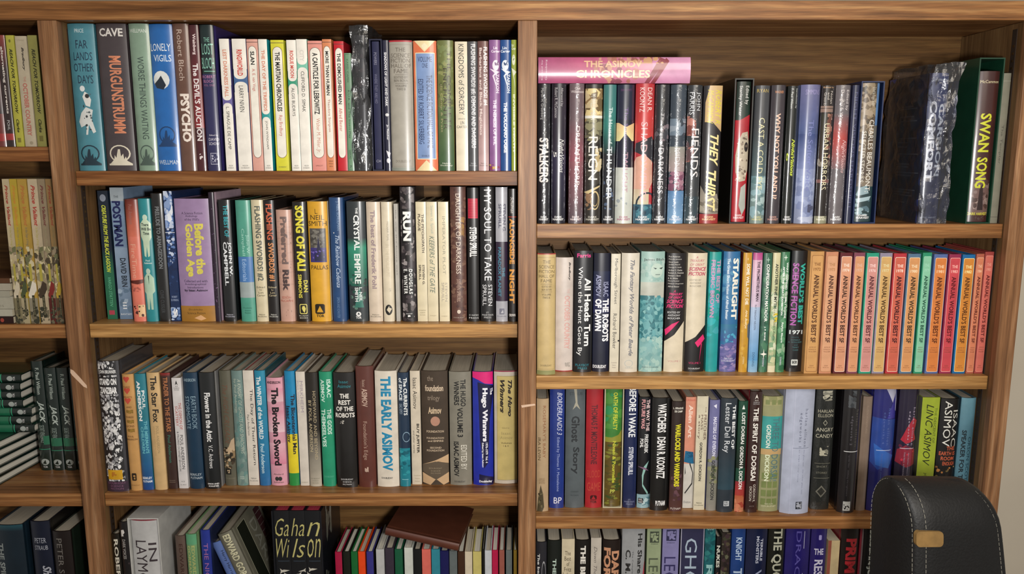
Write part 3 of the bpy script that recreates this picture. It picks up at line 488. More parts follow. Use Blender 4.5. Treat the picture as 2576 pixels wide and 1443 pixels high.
# ---------------- middle bay, third shelf
row('M3')
B('thick speckled black and white hardcover with yellow sticker', 264, 322, 909, 'h', '3c3c42', [r(0, .92, '26262a', .04, .9), n(420, .075, 'e0e0e0 c0c0c4 f4f4f4 909094', .04, 0, .9, .92, 1.4, 3), r(.06, .105, '26262a', .06, .9), h('JOHN BRUNNER', .066, .1, 'f0f0f0', .1, .88, 'b'), r(.12, .25, '26262a', .06, .9), h('STAND ON', .13, .18, 'f6f6f6', .08, .86, 'B'), h('ZANZIBAR', .195, .245, 'f6f6f6', .08, .86, 'B'), r(.83, .905, 'd8a424', .12, .8), n(6, .09, 'c07c24', .3, .845, .6, .89), r(.92, 1, '3c2c3c'), h('DOUBLEDAY', .925, .94, '8c5c7c', .1, .9), h('SCIENCE', .948, .962, '8c5c7c', .2, .8), h('FICTION', .97, .983, '8c5c7c', .2, .8)], 'g', side='3a3a3e', yb=1236)
B('tan hardcover with three red hearts', 329, 357, 942, 'h', 'c8985c', sum([[o(.28+dx, v-.01, .15, .014, 'c44c3c') for dx in (.0, .26)]+[p([(.14, v-.004), (.68, v-.004), (.41, v+.028)], 'c44c3c')] for v in (.045, .14, .225)], [])+[h('THREE', .1, .118, '8c4c2c', .1, .7), h('HEARTS', .185, .2, '8c4c2c', .05, .8), h('AND', .27, .285, '6c4428', .25, .7), h('THREE', .355, .37, '6c4428', .1, .8), h('LIONS', .43, .448, '6c4428', .1, .8)]+[n(10, .2, 'a07c34 8c6c2c', .2, v, .8, v+.03) for v in (.3, .385, .46)]+[h('POUL', .52, .535, '5c3c24', .2, .7), h('ANDERSON', .545, .56, '5c3c24', .05, .95), rr(.25, .845, .65, .91, '2c2014', .08, .01), n(5, .1, 'c8985c', .35, .86, .55, .9), h('DOUBLEDAY', .945, .955, 'a07848')], yb=1234)
B('teal to blue hardcover with white and pale title', 358, 386, 941, 'h', '2c7c8c', [g(.4, 1, '2c7c94', '20488c'), t('POUL', .14, .3, 'f0f4f4', .6, .85, 'b'), t('ANDERSON', .06, .4, 'f0f4f4', .2, .52, 'B'), t("THE MERMAN'S", .4, .68, '6cb8c4', .6, .88, 'b'), t('CHILDREN', .45, .68, '6cb8c4', .28, .54, 'b'), h('BERKLEY', .885, .905, 'e8eef4', .08, .92, 'b'), h('PUTNAM', .915, .935, 'e8eef4', .12, .92, 'b')], yb=1232)
B('tan hardcover with bold black serif title', 389, 420, 938, 'h', 'd0ae7c', [t('The Star Fox', .03, .42, '2c2824', .32, .82, 'b'), t('POUL ANDERSON', .45, .68, 'a08c68', .5, .72), t('DOUBLEDAY SCIENCE FICTION', .45, .7, 'b89c70', .28, .4)], yb=1232)
B('dark brown hardcover with red top and orange lettering', 422, 447, 939, 'h', '3c2824', [g(0, .03, '9c2c2c', '3c2824'), t('TRADER TO THE STARS', .035, .5, 'b4744c', .3, .76, 'b'), t('Poul Anderson', .53, .77, '3c6c5c', .35, .65, 'b'), r(.925, .928, '8c7c6c', .2, .8), r(.94, .943, '8c7c6c', .2, .8)])
B('slim white hardcover with red and black capitals', 450, 473, 952, 'f', 'd8d4d4', [p([(.35, .065), (.5, .02), (.65, .065), (.5, .05)], '222'), h('ACE', .07, .08, '555', .35, .65), h('SCIENCE', .085, .095, '555', .2, .8), h('FICTION', .1, .11, '555', .25, .75), t('THE DEMON OF', .22, .46, 'b8524c', .55, .85), t('SCATTERY', .25, .43, 'b8524c', .18, .45), t('POUL ANDERSON', .51, .82, '2c2c30', .5, .82), t('& MILDRED DOWNEY BROXON', .48, .84, '55555a', .2, .4), h('ACE', .93, .94, '777', .3, .7), h('0-441', .96, .97, '777', .2, .8)])
B('dark navy hardcover with thin pale blue title', 478, 513, 938, 'h', '16344c', [h('ANDERSON', .05, .075, 'a8c0cc', .06, .88), t('EARTH BOOK', .2, .48, '8ca8b8', .5, .82), t('STORMGATE', .2, .48, '8ca8b8', .1, .38), h('BERKLEY', .865, .885, 'c8d4dc', .06, .88), h('PUTNAM', .895, .915, 'c8d4dc', .1, .9)])
B('black hardcover with white title and red cover edge', 516, 554, 938, 'h', '15191c', [t('Flowers in the Attic', .17, .59, 'f0f0f0', .34, .72, 'b'), t('V.C. Andrews', .62, .82, 'f0f0f0', .4, .68), h('SIMON AND', .95, .963, 'eee', .2, .92, 'b'), h('SCHUSTER', .97, .983, 'eee', .25, .9, 'b')], 'g', side='8c8c8c')
B('grey brown hardcover with dim antique drawing', 567, 595, 933, 'h', '5c5a4c', [t('The HIGH CRUSADE', .12, .64, '6c4c3c', .25, .7, 'i'), p([(0, .68), (.5, .66), (.75, .6), (1, .58), (1, .72), (0, .72)], 'b8a084'), n(40, .2, '2c2418 8c7454 c0a888 443828', .0, .66, 1, .86), r(.85, .9, '1c1c18', .1, .6), n(5, .1, 'c0a888', .2, .86, .5, .89), h('DOUBLEDAY', .93, .94, '888470')], yb=1221)
B('muted blue grey hardcover with pale lettering', 597, 624, 933, 'h', '6c8480', [n(50, .3, '5c7c78 7c948c 648884', 0, .2, 1, 1, 1.5), t('A KNIGHT OF GHOSTS AND SHADOWS', .07, .72, 'b4bcac', .55, .85, 'i'), t('by Poul Anderson', .07, .36, 'b4bcac', .18, .46), r(.92, .924, 'c8d0c8', .3, .7), r(.935, .939, 'c8d0c8', .3, .7)], yb=1221)
B('white hardcover with curly black title', 626, 652, 933, 'f', 'd8d0c4', [t('The Day of Their Return', .16, .82, '28242c', .5, .84), t('Paul Anderson', .38, .56, '444', .18, .38), h('Nelson', .93, .945, '555', .25, .75), h('Doubleday', .955, .967, '555', .1, .9)], yb=1221, side='7c3438')
B('bright blue hardcover with white shadowed lettering', 654, 680, 933, 'h', '2888a8', [g(.3, 1, '2888a8', '2868a0'), t('The WINTER of the WORLD', .05, .59, 'd8e4e8', .18, .62, 'B'), t('Poul Anderson', .63, .89, 'b8d4e0', .25, .62, 'b')], side='144c54', yb=1221)
B('short pink hardcover with heavy black title', 682, 722, 951, 'h', 'd89cac', [g(.1, .22, 'd08ca0', 'e4bcc4'), g(.3, .5, 'd890a4', 'e8c4cc'), g(.6, .8, 'e0b0bc', 'd08098'), h('ANDERSON', .03, .055, '2c1c24', .06, .88, 'b'), t('The Broken Sword', .09, .81, '241c20', .3, .74, 'B'), h('Abelard', .885, .9, '443', .2, .8), o(.4, .935, .12, .02, '333'), o(.6, .935, .12, .02, '333'), h('Schuman', .96, .975, '443', .2, .8)], yb=1221)
B('blue, yellow and green banded hardcover', 728, 753, 934, 'h', '1c84b4', [r(.545, .89, 'e0cc2c'), r(.89, 1, '2c8c44'), t('The Bicentennial Man', .2, .72, '1c1c2c', .55, .92, 'b'), t('Isaac Asimov', .3, .62, '1c1c2c', .05, .42, 'b')], yb=1221)
B('cream hardcover with faint grey lavender title', 756, 778, 936, 'f', 'd4ccc0', [t('MIRKHEIM', .08, .35, 'a094a0', .4, .75), t('POUL ANDERSON', .08, .35, 'b4a8b8', .08, .3), h('DOUBLEDAY', .965, .975, '998')], yb=1222)
B('hardcover fading from black top to pale grey base', 780, 809, 938, 'h', '28241f', [g(.5, 1, '28241f', 'b8b0a0'), t('HOMEWARD AND BEYOND', .16, .76, 'b4a484', .55, .8), t('BY POUL ANDERSON', .24, .69, 'c8b894', .16, .42), h('DOUBLEDAY', .925, .935, '776'), h('SCIENCE', .945, .955, '776', .25, .75), h('FICTION', .965, .975, '776', .25, .75)], yb=1223)
B('emerald green hardcover with four blocks of pale capitals', 813, 844, 936, 'h', '24906c', [t('ISAAC', .065, .22, 'cfe8dc', .6, .9, 'b'), t('ASIMOV', .065, .26, 'cfe8dc', .12, .42, 'b'), t('THE GODS', .32, .54, 'cfe8dc', .55, .88, 'b'), t('THEMSELVES', .32, .65, 'cfe8dc', .1, .42, 'b'), h('DOUBLEDAY', .905, .92, '5cb498')], yb=1223)
B('wide black hardcover with stacked white capitals', 848, 899, 938, 'h', '171616', [h('Isaac', .065, .09, '2c8894', .28, .72), h('Asimov', .1, .13, '2c8894', .2, .84), h('THE', .18, .22, 'f0ece4', .3, .74, 'b'), h('REST', .235, .275, 'f0ece4', .22, .8, 'b'), h('OF THE', .29, .33, 'f0ece4', .1, .92, 'b'), h('ROBOTS', .345, .385, 'f0ece4', .06, .97, 'b'), n(4, .06, 'b8b4ac', .25, .41, .5, .44), h('DOUBLEDAY', .92, .933, 'ddd', .22, .8), h('SCIENCE', .943, .955, 'ddd', .3, .72), h('FICTION', .965, .977, 'ddd', .3, .72)], 'g', yb=1226)
B('glossy reddish brown hardcover taller than neighbours', 903, 946, 922, 'h', '5c3028', [t('Isaac', .11, .17, 'b89c8c', .38, .56), t('ASIMOV', .18, .33, 'c0a494', .34, .66, 'b'), r(.12, .32, '8c6c60', .3, .315), t("Foundation's Edge", .45, .77, 'b09484', .3, .6), n(10, .1, 'c0a494', .38, .83, .6, .88)], 'g', yb=1225)
B('white hardcover with huge blue condensed capitals', 950, 1004, 934, 'h', 'd8cfc0', [t('THE EARLY ASIMOV', .045, .86, '2484ac', .26, .74, 'B'), h('DOUBLEDAY', .915, .93, '3c3c3c', .2, .72, 'b')], yb=1224)
B('dark navy hardcover with turquoise lower third', 1007, 1033, 938, 'h', '1a3048', [r(.66, 1, '1a7c8c'), n(20, .25, '0c5c6c 2c94a0', 0, .68, 1, .9), t('The CURRENTS', .045, .37, 'f0f4f4', .52, .86, 'b'), t('of SPACE', .045, .24, 'e4ecf0', .1, .4, 'b'), t('ISAAC ASIMOV', .27, .36, '9cacbc', .1, .4), ('ring', .7, .56, .35, .045, '8ca8bc'), r(.935, .94, '8cc8d0', .2, .8)], 'g', yb=1223)
B('slim cream hardcover with condensed black serif words', 1037, 1061, 934, 'f', 'd0c4b0', [t('Isaac Asimov', .06, .33, '2c2824', .28, .7), t('BUY JUPITER', .46, .72, '24201c', .5, .84, 'b'), t('and other stories', .52, .72, '55504a', .2, .38), h('Doubleday', .915, .925, 'a09478', .2, .9), h('Science', .94, .95, 'a09478', .3, .8), h('Fiction', .965, .975, 'a09478', .3, .8)], yb=1219)
B('wide dark brown hardcover with tan diamonds at base', 1064, 1129, 934, 'h', '453a30', [h('the', .04, .085, '948474', .24, .46), h('foundation', .12, .175, 'c8b49c', .15, .84, 'b'), h('trilogy', .21, .265, '948474', .24, .7), h('Asimov', .31, .37, 'd4bc9c', .26, .76, 'b'), o(.52, .435, .18, .042, 'b08470'), h('FOUNDATION', .515, .535, 'b8a48c', .18, .84, 'b'), h('FOUNDATION', .575, .592, 'b8a48c', .18, .84, 'b'), h('and EMPIRE', .6, .617, 'b8a48c', .22, .82, 'b'), h('SECOND', .66, .677, 'b8a48c', .3, .74, 'b'), h('FOUNDATION', .684, .702, 'b8a48c', .18, .84, 'b'), p([(0, .82), (.5, .78), (1, .73), (1, .81), (.6, .79)], 'c0a07c'), p([(0, .82), (.5, .79), (1, .81), (1, .9), (.52, .96), (0, .88)], '5c5042'), p([(0, .89), (.5, .95), (.3, 1), (0, .98)], 'c0a07c'), p([(1, .89), (.54, .95), (.8, 1), (1, .98)], 'c0a07c'), h('DOUBLEDAY', .845, .857, '9c8c74', .25, .75), h('SCIENCE', .868, .88, '9c8c74', .32, .68), h('FICTION', .89, .9, '9c8c74', .32, .68)], 'm', yb=1219)
B('wide grey hardcover with rounded black and white lettering', 1133, 1187, 936, 'h', '807c70', [t('THE HUGO', .065, .3, '1c1c1c', .52, .76, 'b'), t('WINNERS', .08, .29, '1c1c1c', .22, .46, 'b'), t('VOLUME 3', .31, .57, '1c1c1c', .36, .62, 'b'), t('EDITED BY', .64, .86, 'dcd8cc', .52, .78), t('ISAAC ASIMOV', .61, .92, '1c1c1c', .18, .42, 'b'), h('DOUBLEDAY', .96, .975, '2c2c2c', .2, .7)], yb=1220)
B('vivid blue hardcover with magenta top', 1191, 1241, 936, 'h', '1c2c9c', [p([(0, 0), (1, 0), (1, .11), (.6, .1), (.3, .07), (0, .05)], 'd81c74'), p([(.25, .09), (1, .12), (1, .2), (.85, .4), (.8, .6), (.75, .8), (.55, .85), (.35, .6), (.3, .3)], '10103c'), t('The', .14, .2, 'f0f0f8', .86, .98, 'b'), t('Hugo Winners', .14, .61, 'f4f4fc', .42, .74, 'B'), t('1976-1979  Vol. 4', .62, .8, 'e8e8f4', .62, .74, 'b'), t('Edited by Isaac Asimov', .62, .84, 'e8e8f4', .42, .54, 'b'), p([(.3, .9), (1, .93), (1, 1), (.3, .98)], '10103c'), h('Doubleday', .955, .98, 'f0f0f8', .3, .94, 'b')], 'g', yb=1220)
B('pale hardcover with mustard panel against middle post', 1244, 1312, 933, 'h', 'c4b8a8', [r(0, .01, '8c2c44'), rr(.12, .045, 1, .97, 'a09470', .02, .004), r(.05, .965, 'c4b070', .14, 1), t('The Hugo', .08, .4, '2c241c', .55, .78, 'Bi'), t('Winners', .08, .37, '2c241c', .26, .46, 'Bi'), h('Edited by', .495, .51, '7c6c44', .35, .66), h('Isaac', .535, .56, '9c8c5c', .32, .72), h('Asimov', .575, .6, '9c8c5c', .26, .8), h('Volumes', .625, .643, '4c4028', .3, .76), h('I & II', .652, .668, '4c4028', .4, .62)], yb=1216)
# ---------------- right bay, top shelf
row('R1')
B('shrink-wrapped black hardcover beside middle post', 1350, 1383, 211, 'r', '26262c', [t('Martin H. Greenberg', .03, .25, 'b8b8b8', .18, .45), t('STALKERS', .38, .7, 'ece8e4', .12, .85, 'b'), DH], 'w')
B('black hardcover with white script in violet mist', 1386, 1422, 210, 'r', '24202a', [g(.1, .5, '2c2430', '2c2838'), g(.5, 1, '2c2a44', '1c1c28'), t('Afterword by', .03, .16, 'b8b4b8', .58, .78), t('Robert R. McCammon', .03, .24, 'b8b4b8', .2, .4), t('NightVisions', .39, .63, 'ecebe8', .45, .85, 'i'), t('5', .48, .52, 'ecebe8', .15, .35), DH], 'g')
B('shrink-wrapped mauve grey hardcover with red edge', 1430, 1466, 210, 'r', '6c5a60', [g(.25, .55, '6c5a60', '945460'), g(.55, 1, '8c5860', '585058'), h('Chet', .025, .043, 'e8dcdc', .35, .72), h('Williamson', .048, .066, 'e8dcdc', .1, .95), t('DREAMTHORP', .3, .72, 'ece0e0', .45, .72), dh('f4e4e4')], 'w', side='a01c34')
B('brown and cream painted hardcover with noose', 1469, 1511, 212, 'r', '2c2824', [r(.03, .3, 'a88c5c'), n(70, .3, 'c8b48c 8c7048 dcc890 6c5838', 0, .03, 1, .22), r(.22, .24, 'e8e4d8'), n(40, .28, '6c6850 4c4838 8c8868', 0, .24, 1, .4), n(30, .3, '1c1a16 3c3830', 0, .4, 1, .72), n(16, .2, 'd8c8a0 b8a478', .6, .45, 1, .62), ('ring', .62, .83, .26, .07, 'd0bc8c'), ('ring', .62, .82, .2, .055, 'b8a070'), p([(0, .77), (.9, .72), (.9, .73), (.2, .785)], 'd0bc8c'), n(20, .12, '8c6c50', .1, .78, .5, .9), t('T. M. WILLIAMSON', .04, .25, 'dcd8c8', .3, .6), t('REIGN', .37, .68, 'e8e4dc', .22, .74), dh('c8c4b8')], 'g')
B('teal top hardcover turning black, white thin title', 1514, 1545, 213, 'r', '1c1e26', [g(0, .3, '3c7474', '2c7870'), g(.3, .5, '2c7870', '1c1e26'), n(14, .14, '4c5c78', .1, .6, .9, .9), t('The House of', .16, .42, 'd8e8e4', .42, .7), t('THUNDER', .44, .82, 'dce4e8', .3, .7), DH], 'g')
B('navy hardcover with yellow sunset and white base', 1547, 1590, 213, 'r', '1c2038', [h('DEAN R. KOONTZ', .03, .045, '6c3c6c', .2, .8), g(.27, .4, 'dcb888', 'e8e0a0'), p([(0, .26), (.5, .3), (1, .27), (1, .25), (0, .24)], '14182c'), p([(0, .43), (.3, .38), (.5, .345), (.75, .38), (1, .42), (1, .61), (0, .6)], '16182c'), r(.59, 1, 'c8ccc4'), n(6, .1, '9ca4a8', 0, .8, 1, .9), t('The Servants of', .16, .55, '6c4c8c', .42, .62), t('TWILIGHT', .48, .77, 'b88c9c', .38, .66), dh('a8607c')], 'g')
B('red top hardcover with painted face and teal base', 1593, 1639, 210, 'r', 'b8343c', [g(0, .4, 'b42c34', 'c8403c'), p([(.05, .42), (.4, .4), (.9, .37), (1, .4), (1, .56), (.6, .52), (0, .48)], '2c2c34'), p([(.1, .52), (.5, .5), (.95, .55), (1, .7), (.6, .8), (0, .85), (0, .55)], 'd8a490'), g(.75, .88, 'd0b89c', 'c8c4a8', 0, .8), ('ring', .7, .86, .6, .09, '24303c'), r(.86, 1, '2c586c'), n(12, .2, '4c8494 1c3c50', 0, .87, 1, .97), t('DEAN R.', .03, .2, 'f0d8d4', .6, .84), t('KOONTZ', .03, .2, 'f0d8d4', .2, .44), t('SHADOWFIRES', .27, .84, 'd8acb0', .3, .64), DH], 'g')
B('shrink-wrapped black hardcover with faint grey horse shapes', 1641, 1676, 213, 'r', '25252b', [n(16, .25, '55555c 7c6c74 3c3c44', 0, .28, 1, .4), t('The Eyes of', .2, .44, 'c0bcc0', .35, .62), t('DARKNESS', .45, .78, 'c8c4c8', .28, .66), DH], 'w')
B('shrink-wrapped slate hardcover with pale blue base', 1679, 1718, 213, 'r', '3a4450', [n(16, .3, '6c7c8c 8c98a4', 0, .24, 1, .36), g(.44, .62, '94948c', 'a89494'), n(26, .25, '7c4c64 a87c8c 94687c', 0, .62, 1, .76), g(.76, 1, '5c84b0', '7ca4c8'), t('The Key to', .25, .44, 'b8c4cc', .3, .55), t('MIDNIGHT', .45, .74, 'c8c4c8', .35, .65), dh('d8dce8')], 'w')
B('shrink-wrapped grey hardcover with large white title and face', 1721, 1756, 214, 'r', '34383c', [g(0, .25, '2c3034', '383438'), n(24, .35, '9c5c50 b4786c 7c443c', 0, .22, .6, .36), n(14, .25, '5c4448 8c5c54', 0, .36, .5, .55), g(.8, 1, '2c3c44', '3c4c54'), t('JOHN', .05, .18, 'dce0e4', .55, .85), t('FARRIS', .05, .21, 'dce0e4', .12, .42), t('FIENDS', .31, .66, 'e8e4e4', .3, .82), DH], 'w')
B('black hardcover with yellow brush lettering, red base', 1760, 1806, 215, 'h', '221f22', [p([(.3, 0), (1, 0), (1, .33), (.5, .26), (.1, .26), (.1, .12)], 'c8a878'), t('ROBERT R.', .03, .28, 'd8cc3c', .62, .94, 'i'), t('McCAMMON', .03, .27, 'd8cc3c', .2, .52, 'i'), p([(0, .72), (.3, .8), (.9, .78), (1, .84), (1, .94), (0, .92)], '8c8478'), n(24, .15, 'a09888 6c6458', 0, .82, 1, .92), r(.93, 1, '982c2c'), t('THEY', .35, .58, 'ecdc9c', .4, .86, 'bi'), t('THIRST', .61, .91, 'ecdc9c', .25, .8, 'bi'), dh('e4c48c')], 'g')
B('red and green hardcover with skull picture in black slipcase', 1840, 1875, 209, 'h', 'a8202c', [g(0, .27, '16241c', '1c3028'), p([(0, .5), (0, .35), (.3, .27), (1, .23), (1, .55)], 'a82430'), p([(.25, .42), (.5, .36), (.9, .35), (1, .42), (1, .62), (.85, .7), (.4, .71), (.15, .64), (.1, .52)], 'b8ac98'), o(.82, .46, .14, .035, '241c1c'), n(36, .1, '6c5c50 d8ccb8 8c7c6c', .15, .37, .95, .7), p([(.55, .75), (.9, .72), (.95, .9), (.7, .95), (.45, .88)], 'a8aca4'), t('Edited by', .03, .16, 'e4e4e0', .55, .85), t('Stanley Wiater', .03, .24, 'e4e4e0', .15, .4), dh('ecd4d4')], 'g', case=('12120f', 1834, 1881, 197))
B('grey hardcover with gold lettering and icy blue base', 1886, 1922, 215, 'r', '44464a', [h('RYAN', .025, .05, 'c0a860', .1, .85), g(.3, .65, '44464a', '54686c'), g(.65, 1, '6c8c94', '7c8c84'), n(26, .3, '8cacb4 a8c0c0 5c7c80', 0, .66, 1, .97, 1), t('CAST A COLD EYE', .23, .75, 'd8d4a8', .3, .68), dh('c8c48c')], 'g')
B('plum grey hardcover with peach lettering', 1926, 1961, 214, 'r', '3e383e', [h('WAGNER', .04, .058, 'd89468', .2, .8), t('WHY NOT YOU AND I?', .2, .82, 'e0bca8', .32, .66, 'b'), dh('c8988c')], 'g')
B('black hardcover with lime green script', 1966, 1992, 216, 'r', '151a18', [t('Introduction by', .02, .16, 'd8dcd8', .66, .84), t('F. Paul Wilson', .02, .16, 'd8dcd8', .25, .45), t('NightVisions', .38, .65, 'c8d84c', .42, .85, 'bi'), t('6', .48, .54, 'c8d84c', .12, .35), DH], 'g')
B('wide periwinkle blue cloudy hardcover', 1998, 2046, 213, 'r', '5c6890', [g(0, .35, '6c6c94', '4c5c8c'), g(.35, .6, '3c4c80', '7884b0'), g(.6, 1, '8c98c0', '8c94b0'), n(30, .3, '98a4c8 7c88b0', 0, .65, 1, .95), n(9, .2, '4c506c', .6, .86, .95, .92), h('SIMMONS', .035, .07, 'a098c8', .2, .9), t('The Softer Voice', .25, .76, '7c84bc', .42, .68), n(8, .3, 'b0b8d0', 0, .95, 1, 1)], 'g')
B('black hardcover with brown architecture and pale base label', 2049, 2079, 215, 'r', '231d1b', [h('Edited by', .008, .022, 'd8b088', .1, .95), t('Nolan', .04, .13, 'd0c8c0', .66, .86), t('and', .05, .1, 'd0c8c0', .42, .58), t('Greenberg', .05, .18, 'd0c8c0', .12, .34), r(.145, .19, '8c7468'), r(.16, .165, '3c2c28'), g(.2, .55, '2c2c20', '3c2c24', .08, .5), n(20, .25, '6c4438 9c7060', .5, .2, 1, .55), n(14, .2, '8c8478 5c544c', 0, .52, 1, .58), r(.675, .7, '7c5450'), t('URBAN HORRORS', .27, .75, 'dcd4b0', .3, .72), r(.945, 1, '8c8c74'), dh('e8e4cc')], 'g')
B('shrink-wrapped grey hardcover with red middle glow', 2084, 2120, 214, 'r', '6a6468', [g(.2, .38, '6a6468', 'b84c48'), g(.38, .6, 'b84c48', '7c686c'), t('Edited by', .035, .18, 'e0d8d8', .6, .84), t('Douglas E. Winter', .035, .3, 'e0d8d8', .22, .48), t('NightVisions', .39, .63, 'e8c0c0', .5, .82, 'i'), DH], 'w')
B('slim indigo hardcover with faint lilac lettering', 2124, 2141, 214, 'r', '282c48', [t('NIGHT VISIONS HARDSHELL', .05, .9, '54587c', .3, .7)], 'g')
B('hardcover with carved stone face picture in blue slipcase', 2148, 2191, 211, 'h', '4c4438', [n(90, .22, '8c7c64 6c5c48 a0907c 5c4c3c', .0, 0, .88, .5, 1.1), n(60, .22, '5c5044 4c4038 7c7060', 0, .5, .8, .74), r(0, .3, '5c80b0', .84, 1), g(.3, .8, '6c6c68', '7c746c', .8, 1), r(.74, 1, '243c40'), p([(.05, .8), (.2, .75), (.6, .73), (.75, .79), (.1, .81)], '8ca4ac'), p([(.05, .83), (.9, .81), (.8, .84), (.1, .86)], 'a4bcc4'), n(14, .22, '8ca8b0 54707c', .05, .84, .85, .95, .5), t('Edited by Roger Anker', .03, .16, 'd0c8b8', .5, .75), t('CHARLES BEAUMONT:', .26, .78, 'ece8e0', .5, .78), t('SELECTED STORIES', .34, .71, 'd8d4c8', .16, .38), DH], 'g', case=('1c2c54', 2144, 2201, 204))
B('wide dark navy hardcover inside the crumpled plastic', 2312, 2359, 176, 'h', '1c2448', [g(0, .3, '2c3868', '24305c'), t('CARRION', .2, .68, 'b0b8c8', .56, .86, 'b'), t('COMFORT', .18, .72, 'd8dce8', .12, .46, 'B'), h('Simmons', .03, .055, 'c8ccd8', .1, .9), h('DARK HARVEST', .955, .967, '9ca4b8', .1, .9)], 'g', side='2c3c78', dep=.012)
B('maroon brown hardcover with lime lettering in green slipcase', 2434, 2484, 152, 'h', '40201f', [h('McCammon', .058, .078, 'dcd0a8', .06, .94), p([(.1, .95), (.15, .75), (.5, .65), (.8, .72), (1, .8), (1, .95)], '6c5450'), n(30, .14, '84706c 4c3834 a08c84', .1, .7, .95, .92), p([(.4, .92), (.45, .78), (.6, .74), (.7, .92)], '2c1c1c'), n(10, .08, '4c3834', .3, .96, .8, .99), t('SWAN', .275, .53, 'ccd034', .2, .72, 'b'), t('SONG', .565, .77, 'ccd034', .2, .72, 'b'), h('DARK HARVEST', .935, .955, 'c8c040', .0, .95, 'b')], 'g', case=('123c2a', 2428, 2490, 145))
B('grey hardcover partly hidden beside right side panel', 2492, 2514, 168, 'f', '7c7a6c', [t('The Tempter', .34, .6, '54524a', .25, .62), r(.957, .96, '54524a'), r(.05, .053, '9c9a8c')], 'm', dep=.014)
# ---------------- right bay, second shelf
row('R2')
B('wide tan hardcover with engraved lettering beside post', 1344, 1396, 638, 'h', 'c4ac78', [r(0, .008, 'a83038'), h('THE', .055, .083, '6c5c3c', .3, .72), h('SCIENCE', .095, .122, '6c5c3c', .1, .92), h('FICTION', .133, .16, '6c5c3c', .1, .92), h('HALL OF', .17, .197, '6c5c3c', .1, .92), h('FAME', .208, .235, '6c5c3c', .2, .8), r(.247, .25, '7c6c4c', .2, .8), h('EDITED BY', .26, .277, '6c5c3c', .25, .78), h('BEN BOVA', .285, .302, '6c5c3c', .25, .78), r(.31, .313, '7c6c4c', .2, .8), h('VOLUME', .325, .342, '6c5c3c', .25, .75), h('TWO A', .35, .368, '6c5c3c', .3, .7), h('DOUBLEDAY', .915, .93, '8c7c58', .2, .8), f(.05, .03, .95, .955, '9c8c64', .012, .002), r(.965, 1, '8c8c5c')], yb=942)
B('off-white hardcover with faded rose vertical title', 1397, 1440, 648, 'h', 'ccc0b8', [t('Bradbury', .04, .2, '2c2828', .7, .85, 'bi'), t('THE', .27, .31, 'd8b0a8', .65, .8), t('OCTOBER COUNTRY', .33, .8, 'd0a098', .5, .82, 'b'), n(12, .1, 'a8a098', .55, .92, .85, .96), r(.992, 1, '9c2c34')], yb=934)
B('black hardcover with pink name and huge white title', 1442, 1488, 631, 'h', '12141a', [h('Farris', .022, .055, 'e0448c', .15, .88, 'b'), t('All Heads Turn', .22, .78, 'f4f4f4', .56, .9, 'b'), t('When the Hunt Goes By', .13, .86, 'f4f4f4', .16, .46), h('PLAYBOY', .93, .95, '2c8c9c', .12, .85), h('PRESS', .958, .975, '2c8c9c', .25, .75)], 'g', yb=936)
B('navy black hardcover with white bubble lettering', 1490, 1531, 637, 'h', '171a2c', [g(.15, .5, '1c2440', '1c204c'), g(.5, 1, '1c2038', '14182c'), t('ISAAC', .24, .36, 'b8bce0', .6, .9), t('ASIMOV', .18, .36, 'b8bce0', .15, .45), t('THE ROBOTS', .38, .74, 'f4f4f8', .56, .94, 'B'), t('OF DAWN', .38, .65, 'f4f4f8', .12, .5, 'B'), h('DOUBLEDAY', .94, .968, 'f0f0f4', .04, .84, 'b')], 'g', yb=935)
B('slim cream hardcover with thin handwritten-style title', 1533, 1556, 639, 'f', 'd0c8b4', [t('Marlborough Street', .04, .42, '3c3834', .3, .72), t('Richard Bowker', .5, .8, '3c3834', .3, .7), r(.725, .738, '222', .85, 1), h('Doubleday', .915, .925, '877', .2, .8), h('Science', .935, .945, '877', .3, .7), h('Fiction', .955, .965, '877', .3, .7)], yb=936)
B('wide off-white hardcover with grey ornate title', 1559, 1603, 637, 'h', 'd0c8b8', [t('The Fantasy Worlds of Peter Beagle', .055, .86, '78787c', .4, .72, 'bi'), ('ring', .5, .925, .24, .03, 'b4b8b4'), h('VIKING', .955, .97, 'b0b4b0', .3, .75)], yb=936)
B('wide aqua marbled hardcover with stone face', 1607, 1665, 633, 'h', '7ca8a8', [g(0, .25, '94b4ac', 'a0bcb4'), g(.25, .38, 'b8bcb0', 'b4b4a8'), g(.38, .58, '5c9ca0', '447c84'), g(.58, 1, '6ca4a8', '8cb0ac'), n(120, .13, '4c8c94 64a0a4 387880 80b4b4 2c6870', 0, .36, 1, .75, 1.2), n(60, .12, '8cb4b0 74a4a4 a0c0b8', 0, .7, 1, 1, 1.2), n(30, .12, 'a8c0b8 8cb0a8', 0, .05, 1, .24, 1.2), o(.66, .155, .26, .06, 'b4c8bc'), p([(.5, .13), (.66, .135), (.6, .145)], '2c3c3c'), p([(.75, .135), (.92, .128), (.85, .145)], '2c3c3c'), r(.185, .19, '4c5c5c', .6, .8), h('James Blish', .055, .08, '2c3434', .12, .96), h('Nelson Doubleday', .955, .965, '3c4c4c', .15, .85)], yb=935)
AN = ['Poul Anderson', 'Malcolm Jameson', 'Oscar Lewis', 'Judith Merril', 'George O. Smith', 'Arthur C. Clarke', 'Robert A. Heinlein', 'Nelson S. Bond', 'E. B. White', 'Henry Kuttner', 'Mildred Clingerman', 'Alfred Bester']
